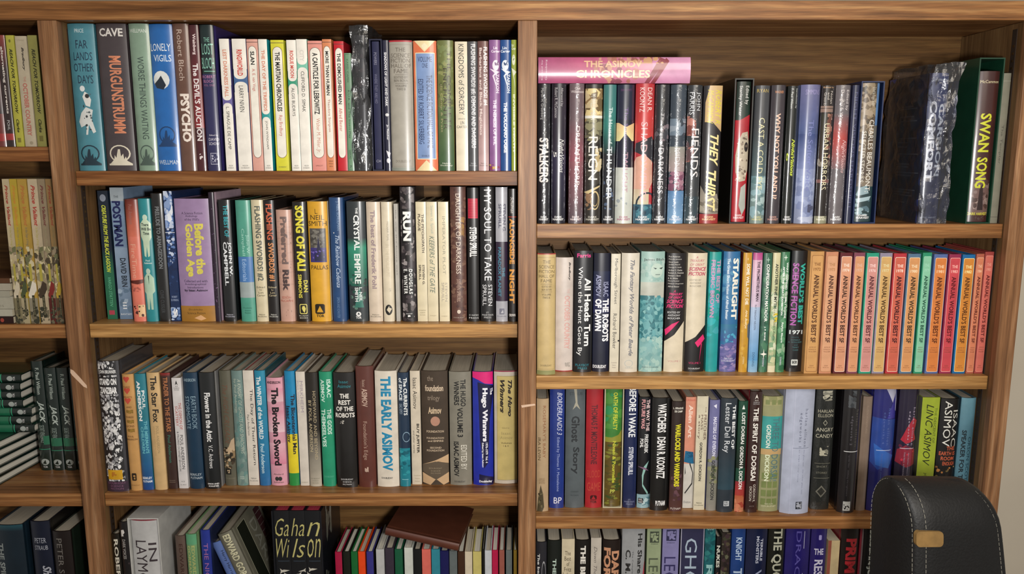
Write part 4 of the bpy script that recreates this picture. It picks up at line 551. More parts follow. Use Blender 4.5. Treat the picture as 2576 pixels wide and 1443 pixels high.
B('black and cream hardcover with name list, hot pink title', 1670, 1716, 637, 'h', '1c181a', [h(a, .022+i*.0225, .035+i*.0225, 'd8d4cc', .1, .1+.045*len(a)) for i, a in enumerate(AN)]+[h('A', .305, .325, 'e03878', .38, .5, 'i'), h('TREASURY', .33, .35, 'e03878', .18, .9, 'bi'), h('OF GREAT', .357, .377, 'e03878', .15, .88, 'bi'), h('SCIENCE', .385, .417, 'e03878', .06, .94, 'bi'), h('FICTION', .425, .457, 'e03878', .06, .94, 'bi'), h('EDITED BY', .485, .5, 'ddd', .12, .78), h('ANTHONY', .51, .525, 'ddd', .14, .78), h('BOUCHER', .535, .55, 'ddd', .14, .78), p([(0, .64), (.35, .59), (.75, .565), (.45, .62), (.05, .69)], 'd82c6c'), p([(0, .74), (.5, .68), (1, .57), (1, 1), (0, 1)], 'd4c8b0'), h('VOLUME 2', .9, .915, 'b8787c', .2, .88)], yb=935)
B('cream hardcover with brush slash, hot pink mark, black base', 1722, 1770, 637, 'h', 'd4c8b0', [h('A', .025, .045, 'b43c58', .38, .5, 'i'), h('TREASURY', .052, .072, 'b43c58', .12, .85, 'i'), h('OF GREAT', .085, .105, 'b43c58', .12, .85, 'i'), h('SCIENCE', .115, .147, 'b43c58', .06, .95, 'bi'), h('FICTION', .155, .187, 'b43c58', .05, .92, 'bi'), h('EDITED BY', .215, .23, '8c8478', .12, .7), h('ANTHONY', .24, .255, '8c8478', .14, .7), h('BOUCHER', .265, .28, '8c8478', .14, .7), p([(0, .75), (.5, .7), (1, .6), (1, 1), (0, 1)], '171416'), p([(.48, .75), (.9, .68), (1, .72), (.65, .79)], 'd82c6c'), p([(.8, .75), (.86, .76), (.74, .92)], 'b82458'), h('VOLUME 1', .915, .932, 'c83068', .2, .8), h('DOUBLEDAY', .965, .977, 'ddd', .2, .8)], yb=935)
B('turquoise hardcover with pink two-line lettering', 1775, 1804, 634, 'h', '209494', [g(0, .3, '1c9088', '2ca0a8'), n(20, .4, '189484 2caab0 3c9ca4', 0, .3, 1, .7, 1.2), t('THE BEST OF', .065, .42, 'c894b8', .62, .95, 'b'), t('FREDRIC BROWN', .065, .54, 'c08cb4', .15, .5, 'b')], yb=935)
B('blue hardcover with violet mountains and outlined title', 1810, 1851, 633, 'h', '2c6898', [n(16, .3, '3c78a4 4c88ac', 0, .05, 1, .4), g(.6, .74, '2c7090', '3c5c94'), p([(0, .8), (.3, .76), (.6, .75), (1, .7), (1, 1), (0, 1)], '5c5c94'), n(50, .2, '7c70a8 4c5088 6c68a0 9484b0', 0, .77, 1, .99, .6), t('STARLIGHT', .055, .56, 'ece8dc', .55, .9, 'B'), t('The Great Short Fiction of Alfred Bester', .055, .56, 'd0dce4', .22, .38, 'b'), n(14, .1, '4ca0c0', .2, .62, .95, .75), h('NELSON', .88, .893, 'd8dce8', .25, .75), h('DOUBLEDAY', .9, .913, 'd8dce8', .1, .9)], yb=935)
B('mustard gold hardcover with white lettering, maroon side', 1858, 1879, 636, 'h', 'c0902c', [n(12, .3, 'cca03c b4842c', 0, .5, 1, 1), t('SOME WILL NOT DIE', .09, .43, 'f4ecdc', .4, .78, 'b'), t('Algis Budrys', .47, .63, 'ecd8b0', .4, .75, 'bi'), p([(.8, .6), (1, .58), (1, .72), (.85, .7)], '5c6470'), p([(.5, .04), (.55, .05), (.5, .065), (.45, .05)], 'e8d8a8'), t('DONNING', .87, .93, 'e8d8a8', .4, .6)], side='6c241c', yb=936)
B('pale blue and pink hardcover with magenta top', 1882, 1905, 636, 'h', '94b4d4', [g(0, .06, 'b04480', 'b85c90'), g(.06, .45, 'd0a8bc', 'c8b8cc'), g(.45, .9, 'a8bcd8', '5c98c8'), g(.9, 1, '6ca4cc', '8cb0cc'), t('THE PROMETHEUS MAN', .07, .4, '342434', .45, .75, 'b'), t('RAY FARADAY NELSON', .43, .64, '4c4c5c', .38, .58), t('DONNING', .83, .95, '3c5c7c', .35, .6)], yb=936)
B('dark green hardcover with white star near base', 1908, 1929, 637, 'h', '34604c', [n(40, .35, '3c6c58 2c5444 48785c', 0, .2, 1, 1, 1.5), p([(.5, .03), (.56, .05), (.75, .055), (.56, .06), (.5, .085), (.44, .06), (.25, .055), (.44, .05)], '9cb8a8'), t('CONFEDERATION MATADOR', .09, .57, 'f0f0ec', .36, .72, 'b'), t('J. F. BONE', .61, .73, 'e8ece8', .38, .62, 'b'), p([(.5, .8), (.56, .835), (.9, .845), (.56, .855), (.5, .89), (.44, .855), (.1, .845), (.44, .835)], 'f0ece0'), t('DONNING', .88, .95, 'dde', .38, .58)], yb=936)
B('pale yellow green patterned hardcover with dark lettering', 1931, 1949, 636, 'h', 'b8bc94', [g(0, .5, 'd0c8a0', 'a8b488'), n(60, .4, '7ca07c c8c8a0 98b084 d0d4b8', 0, .3, 1, .92, 1.5), n(8, .3, 'd8c03c', .3, .5, 1, .62), t('ANOTHER FINE MYTH', .09, .46, '30342c', .35, .75, 'b'), t('. . .', .47, .51, '30342c', .4, .6), t('Robert Asprin', .555, .73, '3c4434', .38, .72), r(.945, 1, 'd8d0b0')], yb=936)
B('mid green patterned hardcover with two-line white title', 1951, 1972, 634, 'h', '3c7450', [n(60, .35, '4c845c 2c6444 5c946c 8cac8c', 0, .1, 1, 1, 1.5), p([(.5, .02), (.56, .04), (.75, .045), (.56, .05), (.5, .075), (.44, .05), (.25, .045), (.44, .04)], 'c8d8c8'), t('WHAT HAPPENED TO EMILY GOODE', .085, .545, 'f0f4f0', .62, .85, 'b'), t('AFTER THE GREAT EXHIBITION', .12, .52, 'f0f4f0', .25, .46, 'b'), t('Raylyn Moore', .58, .75, 'e8f0e8', .35, .62, 'b'), t('DONNING', .87, .94, 'dde', .4, .6)], yb=936)
B('wide black hardcover with turquoise and magenta lettering', 1978, 2017, 631, 'h', '14161a', [t("WORLD'S BEST", .1, .6, '30a898', .55, .88, 'B'), t('SCIENCE FICTION', .1, .61, 'b45cb0', .08, .46, 'b'), h('1971', .65, .685, 'd4dcdc', .08, .92, 'b'), h('edited by', .705, .715, '4c787c', .2, .7), h('DONALD', .725, .738, '4c787c', .2, .78), h('A. WOLLHEIM', .745, .757, '4c787c', .05, .9), h('and', .768, .778, '4c787c', .4, .62), h('TERRY', .788, .8, '4c787c', .3, .72), h('CARR', .81, .822, '4c787c', .34, .7), rr(.28, .895, .7, .945, 'd0d4d0', .06, .006), h('ace', .905, .93, '14161a', .34, .64, 'b')], 'g', yb=935)
def annual(base, pan, yr, tc='4c2c24', lc='ffe', pc='5c3830', g0=.14, g1=.94):
    return [rr(g0-.03, .03, g1+.02, .985, lc, .1, .012), rr(g0, .034, g1-.01, .981, pan, .09, .011), h('THE', .09, .115, lc, .3, .78, 'b'), h(yr, .13, .155, lc, .26, .8, 'b'), t("ANNUAL WORLD'S BEST SF", .185, .74, tc, .34, .74, 'b'), h('EDITED BY', .775, .785, pc, .3, .8), h('DONALD A.', .793, .803, pc, .25, .82), h('WOLLHEIM', .811, .821, pc, .25, .82), h('DAW', .93, .938, pc, .4, .7), h('Books, Inc.', .945, .953, pc, .3, .8)]
AW = [('gold tan cover, tan panel, dated 1972', 2022, 2056, 633, 'c09058', 'c89860', '1972', '4c2c1c', '8c6038'), ('tan cover, peach panel with no coloured joint', 2061, 2091, 634, 'c08464', 'd09c78', '1973', '4c2c24', 'b08058'), ('maroon cover, peach panel', 2096, 2126, 636, '5c2428', 'd09474', '1974', '3c241c', 'ecd8c8'),
 ('plum cover, peach panel', 2130, 2157, 636, '7c4454', 'd0946c', '1975', '4c2c1c', 'd8b098'), ('green cover, dusty pink panel', 2161, 2191, 637, '2c9478', 'c88c84', '1976', '54242c', 'ecc8c4'), ('lavender grey cover, yellow tan panel', 2194, 2224, 637, '8c8498', 'cca468', '1977', '4c3418', 'dcd0a0'),
 ('red cover, coral red panel', 2228, 2259, 638, 'b0343c', 'c86450', '1978', '3c141c', 'f0d0c0'), ('slate blue cover, peach orange panel', 2263, 2294, 639, '54708c', 'd09460', '1980', '3c2c1c', 'ecd4b0'), ('green cover, pale mint panel', 2299, 2321, 636, '2c8c68', '84c0a0', '1979', '1c4c3c', '9cd4b8'),
 ('blue grey cover, deep orange panel', 2327, 2360, 640, '54689c', 'd07c40', '1981', '5c2c14', 'f0c8a0'), ('maroon cover, cherry red panel', 2364, 2393, 640, '8c2c4c', 'c44850', '1983', '5c141c', 'f0b0a8'), ('bright blue cover, amber orange panel', 2397, 2428, 641, '1c649c', 'cc8438', '1982', '5c3414', 'f0e0a0'),
 ('clay red cover, peach panel overlapped by neighbour', 2431, 2450, 639, 'a85c48', 'cc7c5c', '1984', '5c241c', 'e8b898'), ('brick cover, dark peach panel, last', 2452, 2481, 634, '98403c', 'c8685c', '1985', '5c1c1c', 'e09484')]
for lk, a, b_, yt, bs, pn, yr, tc, lc in AW:
    B('annual anthology: '+lk, a, b_, yt, 'f', bs, annual(bs, pn, yr, tc, lc, '7c4c38'), 'm', yb=940, place='right bay')
# ---------------- right bay, third shelf
row('R3')
B('short tan hardcover with shard shape, beside post', 1346, 1379, 1004, 'h', 'b09878', [t("ROSEMARY'S BABY", .06, .52, '8c5c3c', .52, .76), t('IRA LEVIN', .34, .54, '54442c', .12, .34), t('RANDOM HOUSE', .7, .75, '8c7454', .2, .7), p([(.05, 1), (.15, .88), (.35, .76), (.55, .84), (.65, .96), (.5, 1)], '4c4430'), n(12, .12, '6c6448 342c20', .15, .82, .5, .97)], yb=1286)
B('tall royal blue hardcover with white lettering', 1382, 1418, 0, 'h', '1e3480', [t('BORDERLANDS 3', .06, .4, 'dce0f0', .5, .84, 'i'), t('Edited by Thomas F. Monteleone', .42, .86, 'a0acd8', .45, .68), h('BP', .91, .96, 'e8e8f4', .3, .85)], 'g', yb=1278)
B('tall grey hardcover with gothic dark lettering', 1421, 1469, 0, 'h', '545c60', [h('STRAUB', .06, .085, '3c4448', .2, .85), p([(.4, .02), (.55, .02), (.6, .15), (.75, .2), (.55, .17), (.35, .2), (.5, .14)], 'a4a090'), t('Ghost', .25, .46, '2c3034', .3, .72, 'b'), t('Story', .5, .72, '2c3034', .3, .72, 'b'), h('COWARD', .86, .87, '3c4448', .3, .7), h('McCANN', .89, .9, '3c4448', .3, .7)], yb=1277)
B('tall red hardcover with dark red vertical name', 1472, 1513, 0, 'h', 'a4242c', [t('THOMAS F. MONTELEONE', .16, .64, '5c2028', .3, .68, 'b'), h('BLOOD', .69, .75, 'b44434', .1, .9), h('GAME', .79, .86, 'b84838', .1, .9), tor('3c0c10', .94)], yb=1277)
B('tall green and olive hardcover in cream slipcase', 1520, 1560, 0, 'h', '3c7c34', [n(16, .3, '4c8c3c 2c8c54', 0, .05, 1, .35), p([(0, .42), (.4, .42), (.8, .4), (1, .36), (1, 1), (0, 1)], '8c8c34'), r(.46, 1, '5c4c20'), n(70, .22, '6c5c24 4c4820 7c7c30 3c4c24', 0, .46, 1, 1, .5), t('OATH OF FEALTY', .05, .36, 'c8cc3c', .45, .72, 'b'), t('Niven & Pournelle', .45, .8, 'c0c43c', .45, .66, 'b'), h('PP', .855, .885, 'c8cc5c', .35, .65, 'b'), n(8, .05, '8c9444', .3, .9, .7, .93)], 'g', yb=1277, case=('b8b094', 1516, 1564, 0))
B('tall dark navy hardcover with tall white capitals', 1567, 1599, 0, 'h', '18244c', [t('BEFORE I WAKE', .02, .42, 'ecf0f4', .3, .85, 'b'), t('STEVEN SPRUILL', .5, .73, 'dce0ec', .35, .72, 'b'), stm('8c94b4')], 'g', yb=1277)
B('black hardcover with curved blue tube picture', 1602, 1632, 1000, 'h', '16171c', [t('THE WAY THE', .02, .3, 'ecd0d0', .6, .88, 'b'), t('FUTURE WAS', .02, .28, 'dc9ca0', .2, .5, 'b'), t('FREDERIK', .33, .5, 'e8e8e8', .5, .8, 'b'), t('POHL', .37, .45, 'e8e8e8', .14, .42, 'b'), p([(.5, .62), (.9, .57), (.75, .62), (.5, .7), (.45, .78), (.9, .86), (.85, .88), (.4, .8), (.35, .7)], '8cb8b0'), p([(0, .62), (.6, .63), (.9, .66), (.6, .65)], '7c5c78'), r(.875, 1, '8cacb4'), n(10, .3, 'b4ccd0 5c8490', .1, .9, 1, .98), r(.91, .955, '16171c', .1, .5), h('DEL', .915, .93, 'eee', .15, .45), h('REY', .938, .952, 'eee', .15, .45)], 'g', yb=1277)
B('wide black hardcover with large white condensed capitals', 1635, 1679, 1002, 'h', '151515', [t('WATCHERS', .05, .3, 'f0f0f0', .3, .78, 'b'), t('DEAN R. KOONTZ', .34, .71, 'eeeeee', .3, .78, 'b'), h('PUTNAM', .91, .955, 'f0f0f0', .3, .84, 'b')], 'g', yb=1284)
B('dark brown hardcover with yellow lettering', 1683, 1715, 1011, 'h', '2e221f', [g(.6, 1, '2e221f', '543430'), n(18, .2, '64444c 4c3038', .1, .65, .9, .9), h('L. SPRAGUE', .05, .068, 'dcd8cc', .1, .85, 'b'), h('DE CAMP', .078, .096, 'dcd8cc', .2, .8, 'b'), t('WARLOCKS AND WARRIORS', .2, .77, 'd4cc28', .3, .72, 'B'), h('PUTNAM', .965, .983, 'd8d0c8', .12, .88)], yb=1286)
B('salmon and white hardcover with blue centre patch', 1717, 1742, 1000, 'f', 'd08c74', [h('Dickson', .015, .035, 'b8483c', .05, .9), t('Alien Art', .07, .36, 'ecd4c4', .3, .72, 'b'), p([(.1, .48), (.9, .49), (1, .6), (0, .58)], '1c648c'), n(8, .2, '144c70', .1, .49, .9, .57), r(.595, 1, 'c8c4bc'), p([(.1, .6), (.2, .68), (.12, .7)], '222'), p([(.6, .58), (.95, .68), (.9, .78), (.2, .87), (.15, .86), (.82, .77), (.88, .68), (.55, .6)], '222'), h('Dutton', .935, .955, '555', .1, .8)], yb=1278)
B('cream hardcover with maroon outlined lettering', 1744, 1772, 998, 'f', 'ccc4ac', [t('THE', .09, .14, '5c3c34', .75, .85), t('PRITCHER', .16, .38, '5c3c34', .66, .9), t('MASS', .16, .29, '5c3c34', .4, .58), t('a story', .16, .37, '5c3c34', .12, .32), t('GORDON R. DICKSON', .4, .74, '24221f', .36, .6, 'b'), h('Nelson', .93, .943, '443', .25, .75), h('Doubleday', .952, .965, '443', .1, .9)], yb=1283)
B('lavender and olive hardcover with small triangle mark', 1776, 1801, 1007, 'h', '6c6c98', [g(.4, .6, '6c6c98', '7c7c78'), g(.6, 1, '7c7c6c', '8c8880'), n(18, .25, '5c6448 8c8c68', 0, .5, 1, .75), p([(.35, .05), (.65, .035), (.65, .075)], 'e0e0f0'), t('MASTERS OF EVERON', .15, .5, 'dcdcf0', .38, .72, 'b'), t('GORDON R. DICKSON', .54, .9, '2c2c30', .36, .7, 'b')], yb=1284)
B('slate blue grey hardcover with thin white name', 1804, 1844, 1003, 'h', '2c343c', [g(.45, .8, '2c343c', '2c4450'), t('Lester Del Rey', .04, .47, 'd8dce0', .16, .6), t('THE BEST OF', .06, .44, 'eceff0', .7, .9, 'b'), r(.9, .945, 'c8ccd0', .38, .72), h('DEL', .905, .92, '2c343c', .42, .68, 'b'), h('REY', .925, .94, '2c343c', .42, .68, 'b')], yb=1288)
B('dark green hardcover with red flame base', 1847, 1870, 1010, 'h', '1c4434', [g(.1, .6, '1c4434', '1a241c'), g(.72, .85, '8c2c34', 'a83c34'), g(.85, 1, 'b45c3c', 'b87c5c'), n(14, .25, 'c87c5c a04434', 0, .85, 1, 1), p([(.35, .07), (.5, .03), (.65, .07)], 'e8ece8'), t('LOST DORSAI', .1, .38, 'f0f0ec', .36, .72, 'b'), t('GORDON R. DICKSON', .4, .79, 'e8e8e4', .32, .7, 'b')], side='1c2c24', yb=1287)
B('tall maroon brown hardcover with cream condensed capitals', 1875, 1904, 986, 'h', '351f1c', [p([(.35, .06), (.5, .02), (.65, .06), (.5, .045)], 'ece8e0'), h('ACE', .065, .075, 'ece8e0', .35, .65), h('SCIENCE', .082, .09, 'ccc', .25, .75), h('FICTION', .096, .104, 'ccc', .25, .75), t('THE SPIRIT OF DORSAI', .13, .73, 'ece8e0', .3, .72, 'b'), t('GORDON R.', .76, .91, 'e0d8cc', .56, .76), t('DICKSON', .78, .9, 'e0d8cc', .26, .46), h('ACE', .94, .95, '8c7c74', .3, .7)], 'g', side='8c2c34', yb=1289)
B('wide olive checked hardcover with turquoise band', 1908, 1957, 998, 'h', '94946c', [n(6, .5, '8c8c60 a09c70', 0, 0, 1, .08)]+[r(.03+j*.0, .07, '7c8454', .1+i*.3, .3+i*.3) for i in range(3) for j in range(1)]+[r(.17, .45, '3c9490')]+[r(v, v+.055, '74804c', .1+i*.28, .32+i*.28) for v in (.66, .735, .81, .885) for i in range(3)]+[r(.45, .5, 'bc9c6c'), t('THREE TO DORSAI!', .18, .73, '54747c', .5, .84), t('GORDON', .24, .44, 'dce4d8', .2, .42, 'b'), t('DICKSON', .5, .73, 'dce4c4', .2, .42, 'b'), h('NELSON', .925, .936, 'dcdcb8', .3, .7), h('DOUBLEDAY', .945, .957, 'dcdcb8', .15, .85)], yb=1286)
B('very wide pale bluish white hardcover', 1962, 2034, 0, 'r', 'aab0c4', [t('harlan ellison', .16, .46, '64687c', .66, .76, 'x'), t('edgeworks 1', .19, .46, '64687c', .46, .58, 'x'), r(.467, .47, '64687c', .3, .85), t('the glass teat   the other glass teat', .48, .84, '8c90a4', .66, .72), t('an edge in my voice', .48, .74, '8c90a4', .5, .55), r(.9, .96, '2c3038', .5, .72), n(22, .04, 'a8acb8', .52, .905, .7, .955), r(0, 1, 'b8bcd0', .28, .3)], yb=1290)
B('shrink-wrapped black hardcover with silver ornaments', 2038, 2086, 0, 'h', '222422', [n(20, .16, 'c0bca8 8c8a7c', .3, .04, .8, .12, .6), h('HARLAN', .19, .215, 'b0ac98', .12, .9), h('ELLISON', .225, .25, 'b0ac98', .14, .9), p([(.5, .27), (.62, .295), (.5, .32), (.38, .295)], '8c8a7c'), p([(.5, .28), (.58, .295), (.5, .31), (.42, .295)], '222422'), h('ANGRY', .335, .365, 'c0bca8', .08, .95), h('CANDY', .385, .415, 'c0bca8', .08, .95), n(14, .16, 'b0ac98 7c7a6c', .3, .48, .75, .56, .6), r(.62, .623, '7c7a6c', .1, .9), h('SHORT', .64, .655, '7c7a6c', .2, .75), h('STORIES', .69, .705, '7c7a6c', .2, .75), r(.74, .743, '7c7a6c', .1, .9), p([(.5, .8), (.78, .85), (.5, .9), (.22, .85)], '6c6a60'), p([(.5, .815), (.7, .85), (.5, .885), (.3, .85)], '2c2c28')], 'w', yb=1281)
B('black hardcover with white crossbar and square base mark', 2106, 2150, 0, 'r', '1a1719', [n(10, .25, '34383c 4c5054', .2, .02, .6, .2), t('harlan ellison', .17, .46, '54504c', .66, .8, 'x'), t('edgeworks 2', .22, .45, '646068', .36, .52, 'x'), r(.5, .505, 'dcdcdc', .14, .9), t('spider kiss   stalking the nightmare', .53, .86, '4c484c', .36, .46), r(.905, .98, 'b4b4b0', .26, .66), n(14, .05, '1a1719', .3, .915, .62, .97)], 'g', yb=1288)
B('slim tan hardcover between black and blue ones', 2153, 2176, 998, 'h', '7c6a5c', [t('ELLISON WONDERLAND', .08, .32, '988474', .4, .6)], 'g', yb=1284)
B('blue violet hardcover with white shard near top', 2180, 2236, 0, 'r', '22246c', [p([(.4, 0), (.9, 0), (.98, .1), (.98, .2), (.7, .1)], 'b4b4cc'), p([(0, .24), (.4, .25), (1, .26), (1, .45), (.9, .62), (.3, .66), (0, .6)], '24408c'), p([(.1, .45), (.5, .5), (1, .55), (.8, .65), (.2, .62)], '2c5cac'), p([(.55, .25), (.9, .05), (.95, .25)], '34308c'), t('harlan ellison', .17, .46, '5468a8', .6, .72, 'x'), t('edgeworks 4', .2, .45, '5468a8', .38, .5, 'x'), r(.5, .504, 'c8d0e8', .2, .85), t('love aint nothing', .53, .8, '4c60a0', .4, .5)], 'g', yb=1284)
B('dark plum hardcover with crimson jagged shapes', 2243, 2291, 0, 'r', '201830', [p([(.15, .42), (.4, .32), (.7, .24), (.95, .27), (.8, .36), (.95, .42), (.4, .45)], 'a82438'), p([(.05, .5), (.4, .46), (.95, .5), (1, .62), (.5, .64), (0, .6)], '842034'), n(7, .13, 'c03044 5c1c38', .1, .45, .9, .62), t('harlan ellison', .16, .46, 'b0a4b8', .66, .78, 'x'), t('edgeworks 3', .19, .46, 'b8acc0', .42, .54, 'x'), r(.485, .489, 'd8d0dc', .15, .85), t('the harlan ellison hornbook', .52, .8, '94889c', .55, .62), t('harlan ellisons movie', .52, .8, '94889c', .35, .42)], 'g', yb=1284)
B('lime green hardcover with black jagged title', 2299, 2342, 1001, 'f', '98a830', [t('THE DESCENT OF', .09, .4, '4c5c1c', .74, .88), t('LINC ASIMOV', .06, .6, '242a14', .26, .68, 'i'), t('JOSEPH HELLER', .66, .95, '3c4418', .4, .56)], side='6c6c5c', yb=1284)
B('black hardcover with white capitals and orange flowers', 2346, 2392, 1004, 'h', '171616', [t('ISAAC', .1, .42, 'c8c8c0', .66, .92), t('ASIMOV', .02, .42, 'dcdcd4', .2, .58), h('THE', .42, .455, 'b8583c', .45, .9, 'b'), h('EARTH IS', .465, .5, 'b8583c', .1, .95, 'b'), h('ROOM', .51, .545, 'b8583c', .2, .9, 'b'), n(60, .14, 'b87c44 c89c64 8c5c34 1c1814 6c5c34', 0, .6, 1, 1), h('ENOUGH', .555, .59, 'b8583c', .3, .95, 'b')], yb=1284)
B('steel blue hardcover with dark vertical capitals', 2396, 2446, 1002, 'h', '4c7484', [g(0, .3, '6490a0', '4c7484'), t('ORSON SCOTT CARD', .34, .95, '1c3440', .62, .84), t('SPEAKER FOR THE DEAD', .28, .97, '14242c', .18, .48, 'b')], side='2c4450', yb=1284)
# ---------------- right bay, bottom shelf (x read at the lower picture edge)
row('R4')
B('charcoal hardcover beside middle post with white swirl', 1346, 1375, 1365, 'h', '26262c', [t('The best of', .11, .42, 'd8d8d4', .12, .34, 'b'), ('ring', .72, .3, .2, .12, 'a8a8ac')])
B('black hardcover with pale green capitals', 1377, 1411, 1361, 'h', '151a17', [t('THE BEST OF', .17, .62, 'b8ccc0', .38, .65, 'b'), p([(.6, .55), (1, .33), (1, .5), (.7, .6)], '54887c')])
B('cream hardcover with stacked brown words', 1413, 1445, 1358, 'f', 'c8bca0', [h('The', .11, .15, '544838', .25, .7), h('Best', .16, .2, '544838', .22, .72), h('of', .21, .25, '544838', .38, .6), h('Fritz', .26, .3, '544838', .2, .75), h('Leiber', .31, .35, '544838', .1, .85), h('by', .37, .4, '7c6c54', .38, .58), h('Fritz', .42, .46, '7c6c54', .25, .7), h('Leiber', .47, .51, '7c6c54', .15, .75)])
B('black hardcover with bold white capitals at top', 1447, 1484, 1360, 'h', '161311', [t('THE BEST OF', .05, .58, 'e0dcd4', .34, .7, 'B')])
B('pale grey hardcover with thin script title', 1486, 1512, 1355, 'f', 'b8b0a4', [t('Down These Dark Spaceways', .08, .8, '6c6460', .2, .6, 'i')])
B('black hardcover with tan two-line block letters', 1516, 1560, 1360, 'h', '1e1512', [t('DARK', .1, .45, 'c08c6c', .5, .92, 'B'), t('FORCES', .07, .6, 'c08c6c', .06, .44, 'B')])
B('wide silver grey hardcover with serif name, red wedge', 1564, 1621, 0, 'h', '949698', [p([(1, .3), (1, .7), (.75, .7)], 'a83c4c'), t('His Share of Glory', .08, .72, '2c2c2c', .62, .88, 'b'), t('The Complete Short Science Fiction', .22, .75, '44444c', .42, .5), t('C. M. Kornbluth', .21, .8, '2c2c2c', .16, .38, 'b')], 'g')
B('sage green hardcover with square emblem at top', 1626, 1661, 0, 'f', '8c9878', [r(.065, .155, '3c4438', .2, .85), n(18, .12, '8c9878', .25, .075, .8, .145), h('DOUBLEDAY', .16, .17, '3c4438', .3, .8), t('LEGENDS', .28, .8, '4c5444', .15, .82)])
B('lavender hardcover with square emblem at top', 1665, 1706, 0, 'f', '7c78a4', [r(.05, .14, '2c2c4c', .22, .82), n(18, .12, '7c78a4', .27, .06, .78, .13), h('DOUBLEDAY', .15, .16, '2c2c4c', .25, .75), t('LEGENDS', .27, .8, '34305c', .12, .82)])
B('wide dusk navy hardcover with pale border and thin capitals', 1710, 1769, 0, 'f', '2c2c48', [f(0, 0, 1, 1, '9c9cac', .04, .004), t('GHOSTS', .12, .8, 'a4b4c4', .2, .7)])
B('teal green mottled hardcover', 1771, 1797, 0, 'h', '1c5c64', [n(40, .3, '1c6c6c 2c7474 144c54', 0, 0, 1, .5), h('CUBA', .02, .05, 'a8c0c0', .15, .95), t('RIVER', .33, .8, '8cbcbc', .2, .8, 'b')])
B('thin black hardcover with tiny white five-letter title', 1800, 1811, 1352, 'f', '18161a', [t('NUKES', .08, .28, 'd8d8cc', .1, .85, 'b'), t('various writers', .32, .8, 'a8746c', .3, .7)])
B('dark brown green floral patterned hardcover', 1813, 1835, 1342, 'f', '2c2420', [n(90, .3, '3c3c2c 4c4434 241c1c 5c5c48 3c2c30', 0, 0, 1, 1, 1.2)], side='4c4c3c')
B('denim blue hardcover with pale condensed capitals', 1838, 1872, 0, 'h', '1c3c78', [t('KNIGHT', .11, .3, 'b0c4dc', .3, .75, 'b'), t('THE FACE', .36, .8, 'b0c4dc', .2, .85, 'b')])
B('wide navy hardcover with small paired vertical words', 1875, 1927, 0, 'h', '141c3c', [t('TERRIBLE', .12, .3, 'c0c4d4', .66, .78, 'b'), t('MONSTERS', .1, .32, 'c0c4d4', .46, .6, 'b'), t('VINCENT', .37, .8, '9ca4c0', .48, .78, 'b')], 'g')
B('black hardcover with tall cream capitals', 1930, 1971, 0, 'h', '11140f', [t('THE QUORUM', .04, .66, 'b8b8a4', .2, .82, 'b')], 'g')
B('wide violet hardcover with dim title and white rule', 1974, 2034, 0, 'h', '221a64', [t('DRACULA', .06, .7, '5c54a0', .4, .62), r(.06, .2, 'c8c8dc', .73, .75), r(.4, .8, 'c8c8dc', .73, .75)], 'g')
B('indigo hardcover with white stacked lettering', 2037, 2076, 0, 'h', '241a60', [rr(.44, .09, .62, .13, '9c94c8', .05, .008), h('THE', .2, .25, 'ccc8dc', .2, .8, 'b'), t('RESURRECTION', .29, .9, 'ccc8dc', .25, .8, 'b')], 'g')
B('thin cream paperback with rust red left joint', 2080, 2109, 1362, 'p', 'b8a47c', [r(0, 1, '8c4c3c', 0, .28)], 'm', pg='y')
B('black hardcover with scarlet lettering', 2113, 2157, 0, 'h', '1c1412', [t('PRIME', .12, .47, 'b42c34', .25, .85, 'B'), t('EVIL', .46, .66, 'e8e4e0', .2, .6, 'bi')], side='7c242c')
B('thin crimson and grey paperback beside black one', 2158, 2167, 0, 'p', '8c2438', [r(0, 1, '74686c', .55, 1)])
B('black hardcover with silver block capitals near chair', 2169, 2199, 0, 'h', '141415', [t('LOUD IN JULY', .05, .5, 'a8b0ac', .3, .85, 'B')])
B('slate grey hardcover partly behind black chair', 2201, 2228, 0, 'h', '5c6468', [t('COLLECTED STORIES', .3, .9, '3c4448', .3, .7)])
# ---------------- middle bay, bottom shelf
row('M4')
B('black hardcover with white capitals near left post', 283, 307, 1344, 'h', '15140f', [t('ROBERT', .05, .5, 'd8d4c4', .3, .8, 'b')], 'g')
B('taller black glossy hardcover with white boot mark', 309, 331, 1314, 'h', '1a191c', [p([(.2, .07), (.5, .065), (.6, .09), (.4, .11), (.5, .12), (.2, .125)], 'dcd8d4'), t('DARK VOICES', .15, .32, '9c9894', .25, .6, 'b'), n(14, .3, '4c4848 3c3438', .1, .35, .9, .7)], 'g')
B('white hardcover with thin black capitals in white slipcase', 337, 404, 1311, 'h', 'b8b8b8', [r(0, .01, '7c2430'), t('IN', .2, .36, '3c3438', .62, .9), t("LAYMON'S", .18, .7, '3c3438', .14, .56), t('WORDS', .75, .95, '3c3438', .14, .56)], 'm', case=('c0c0bc', 331, 409, 1303), place='bottom shelf')
B('taupe hardcover with dark vertical name after slipcase', 446, 470, 1349, 'h', '5c4c44', [t('EDWARD GORMAN', .08, .8, '3c2420', .38, .75)])
B('pale moss green hardcover with yellow green lettering', 473, 499, 1345, 'h', '6c9468', [r(0, .1, '5c9c74'), t('EDWARD', .11, .4, 'a8b070', .5, .8, 'b'), t('GORMAN', .11, .4, 'a8b070', .12, .4, 'b'), t('THE DARK', .5, .9, 'b0b478', .25, .7, 'b')], side='7c9c6c')
B('cobalt blue hardcover with coral vertical lettering', 510, 533, 1335, 'h', '24348c', [t('THE NIGHT READER', .12, .9, 'a86c9c', .3, .75)], side='1c2440')
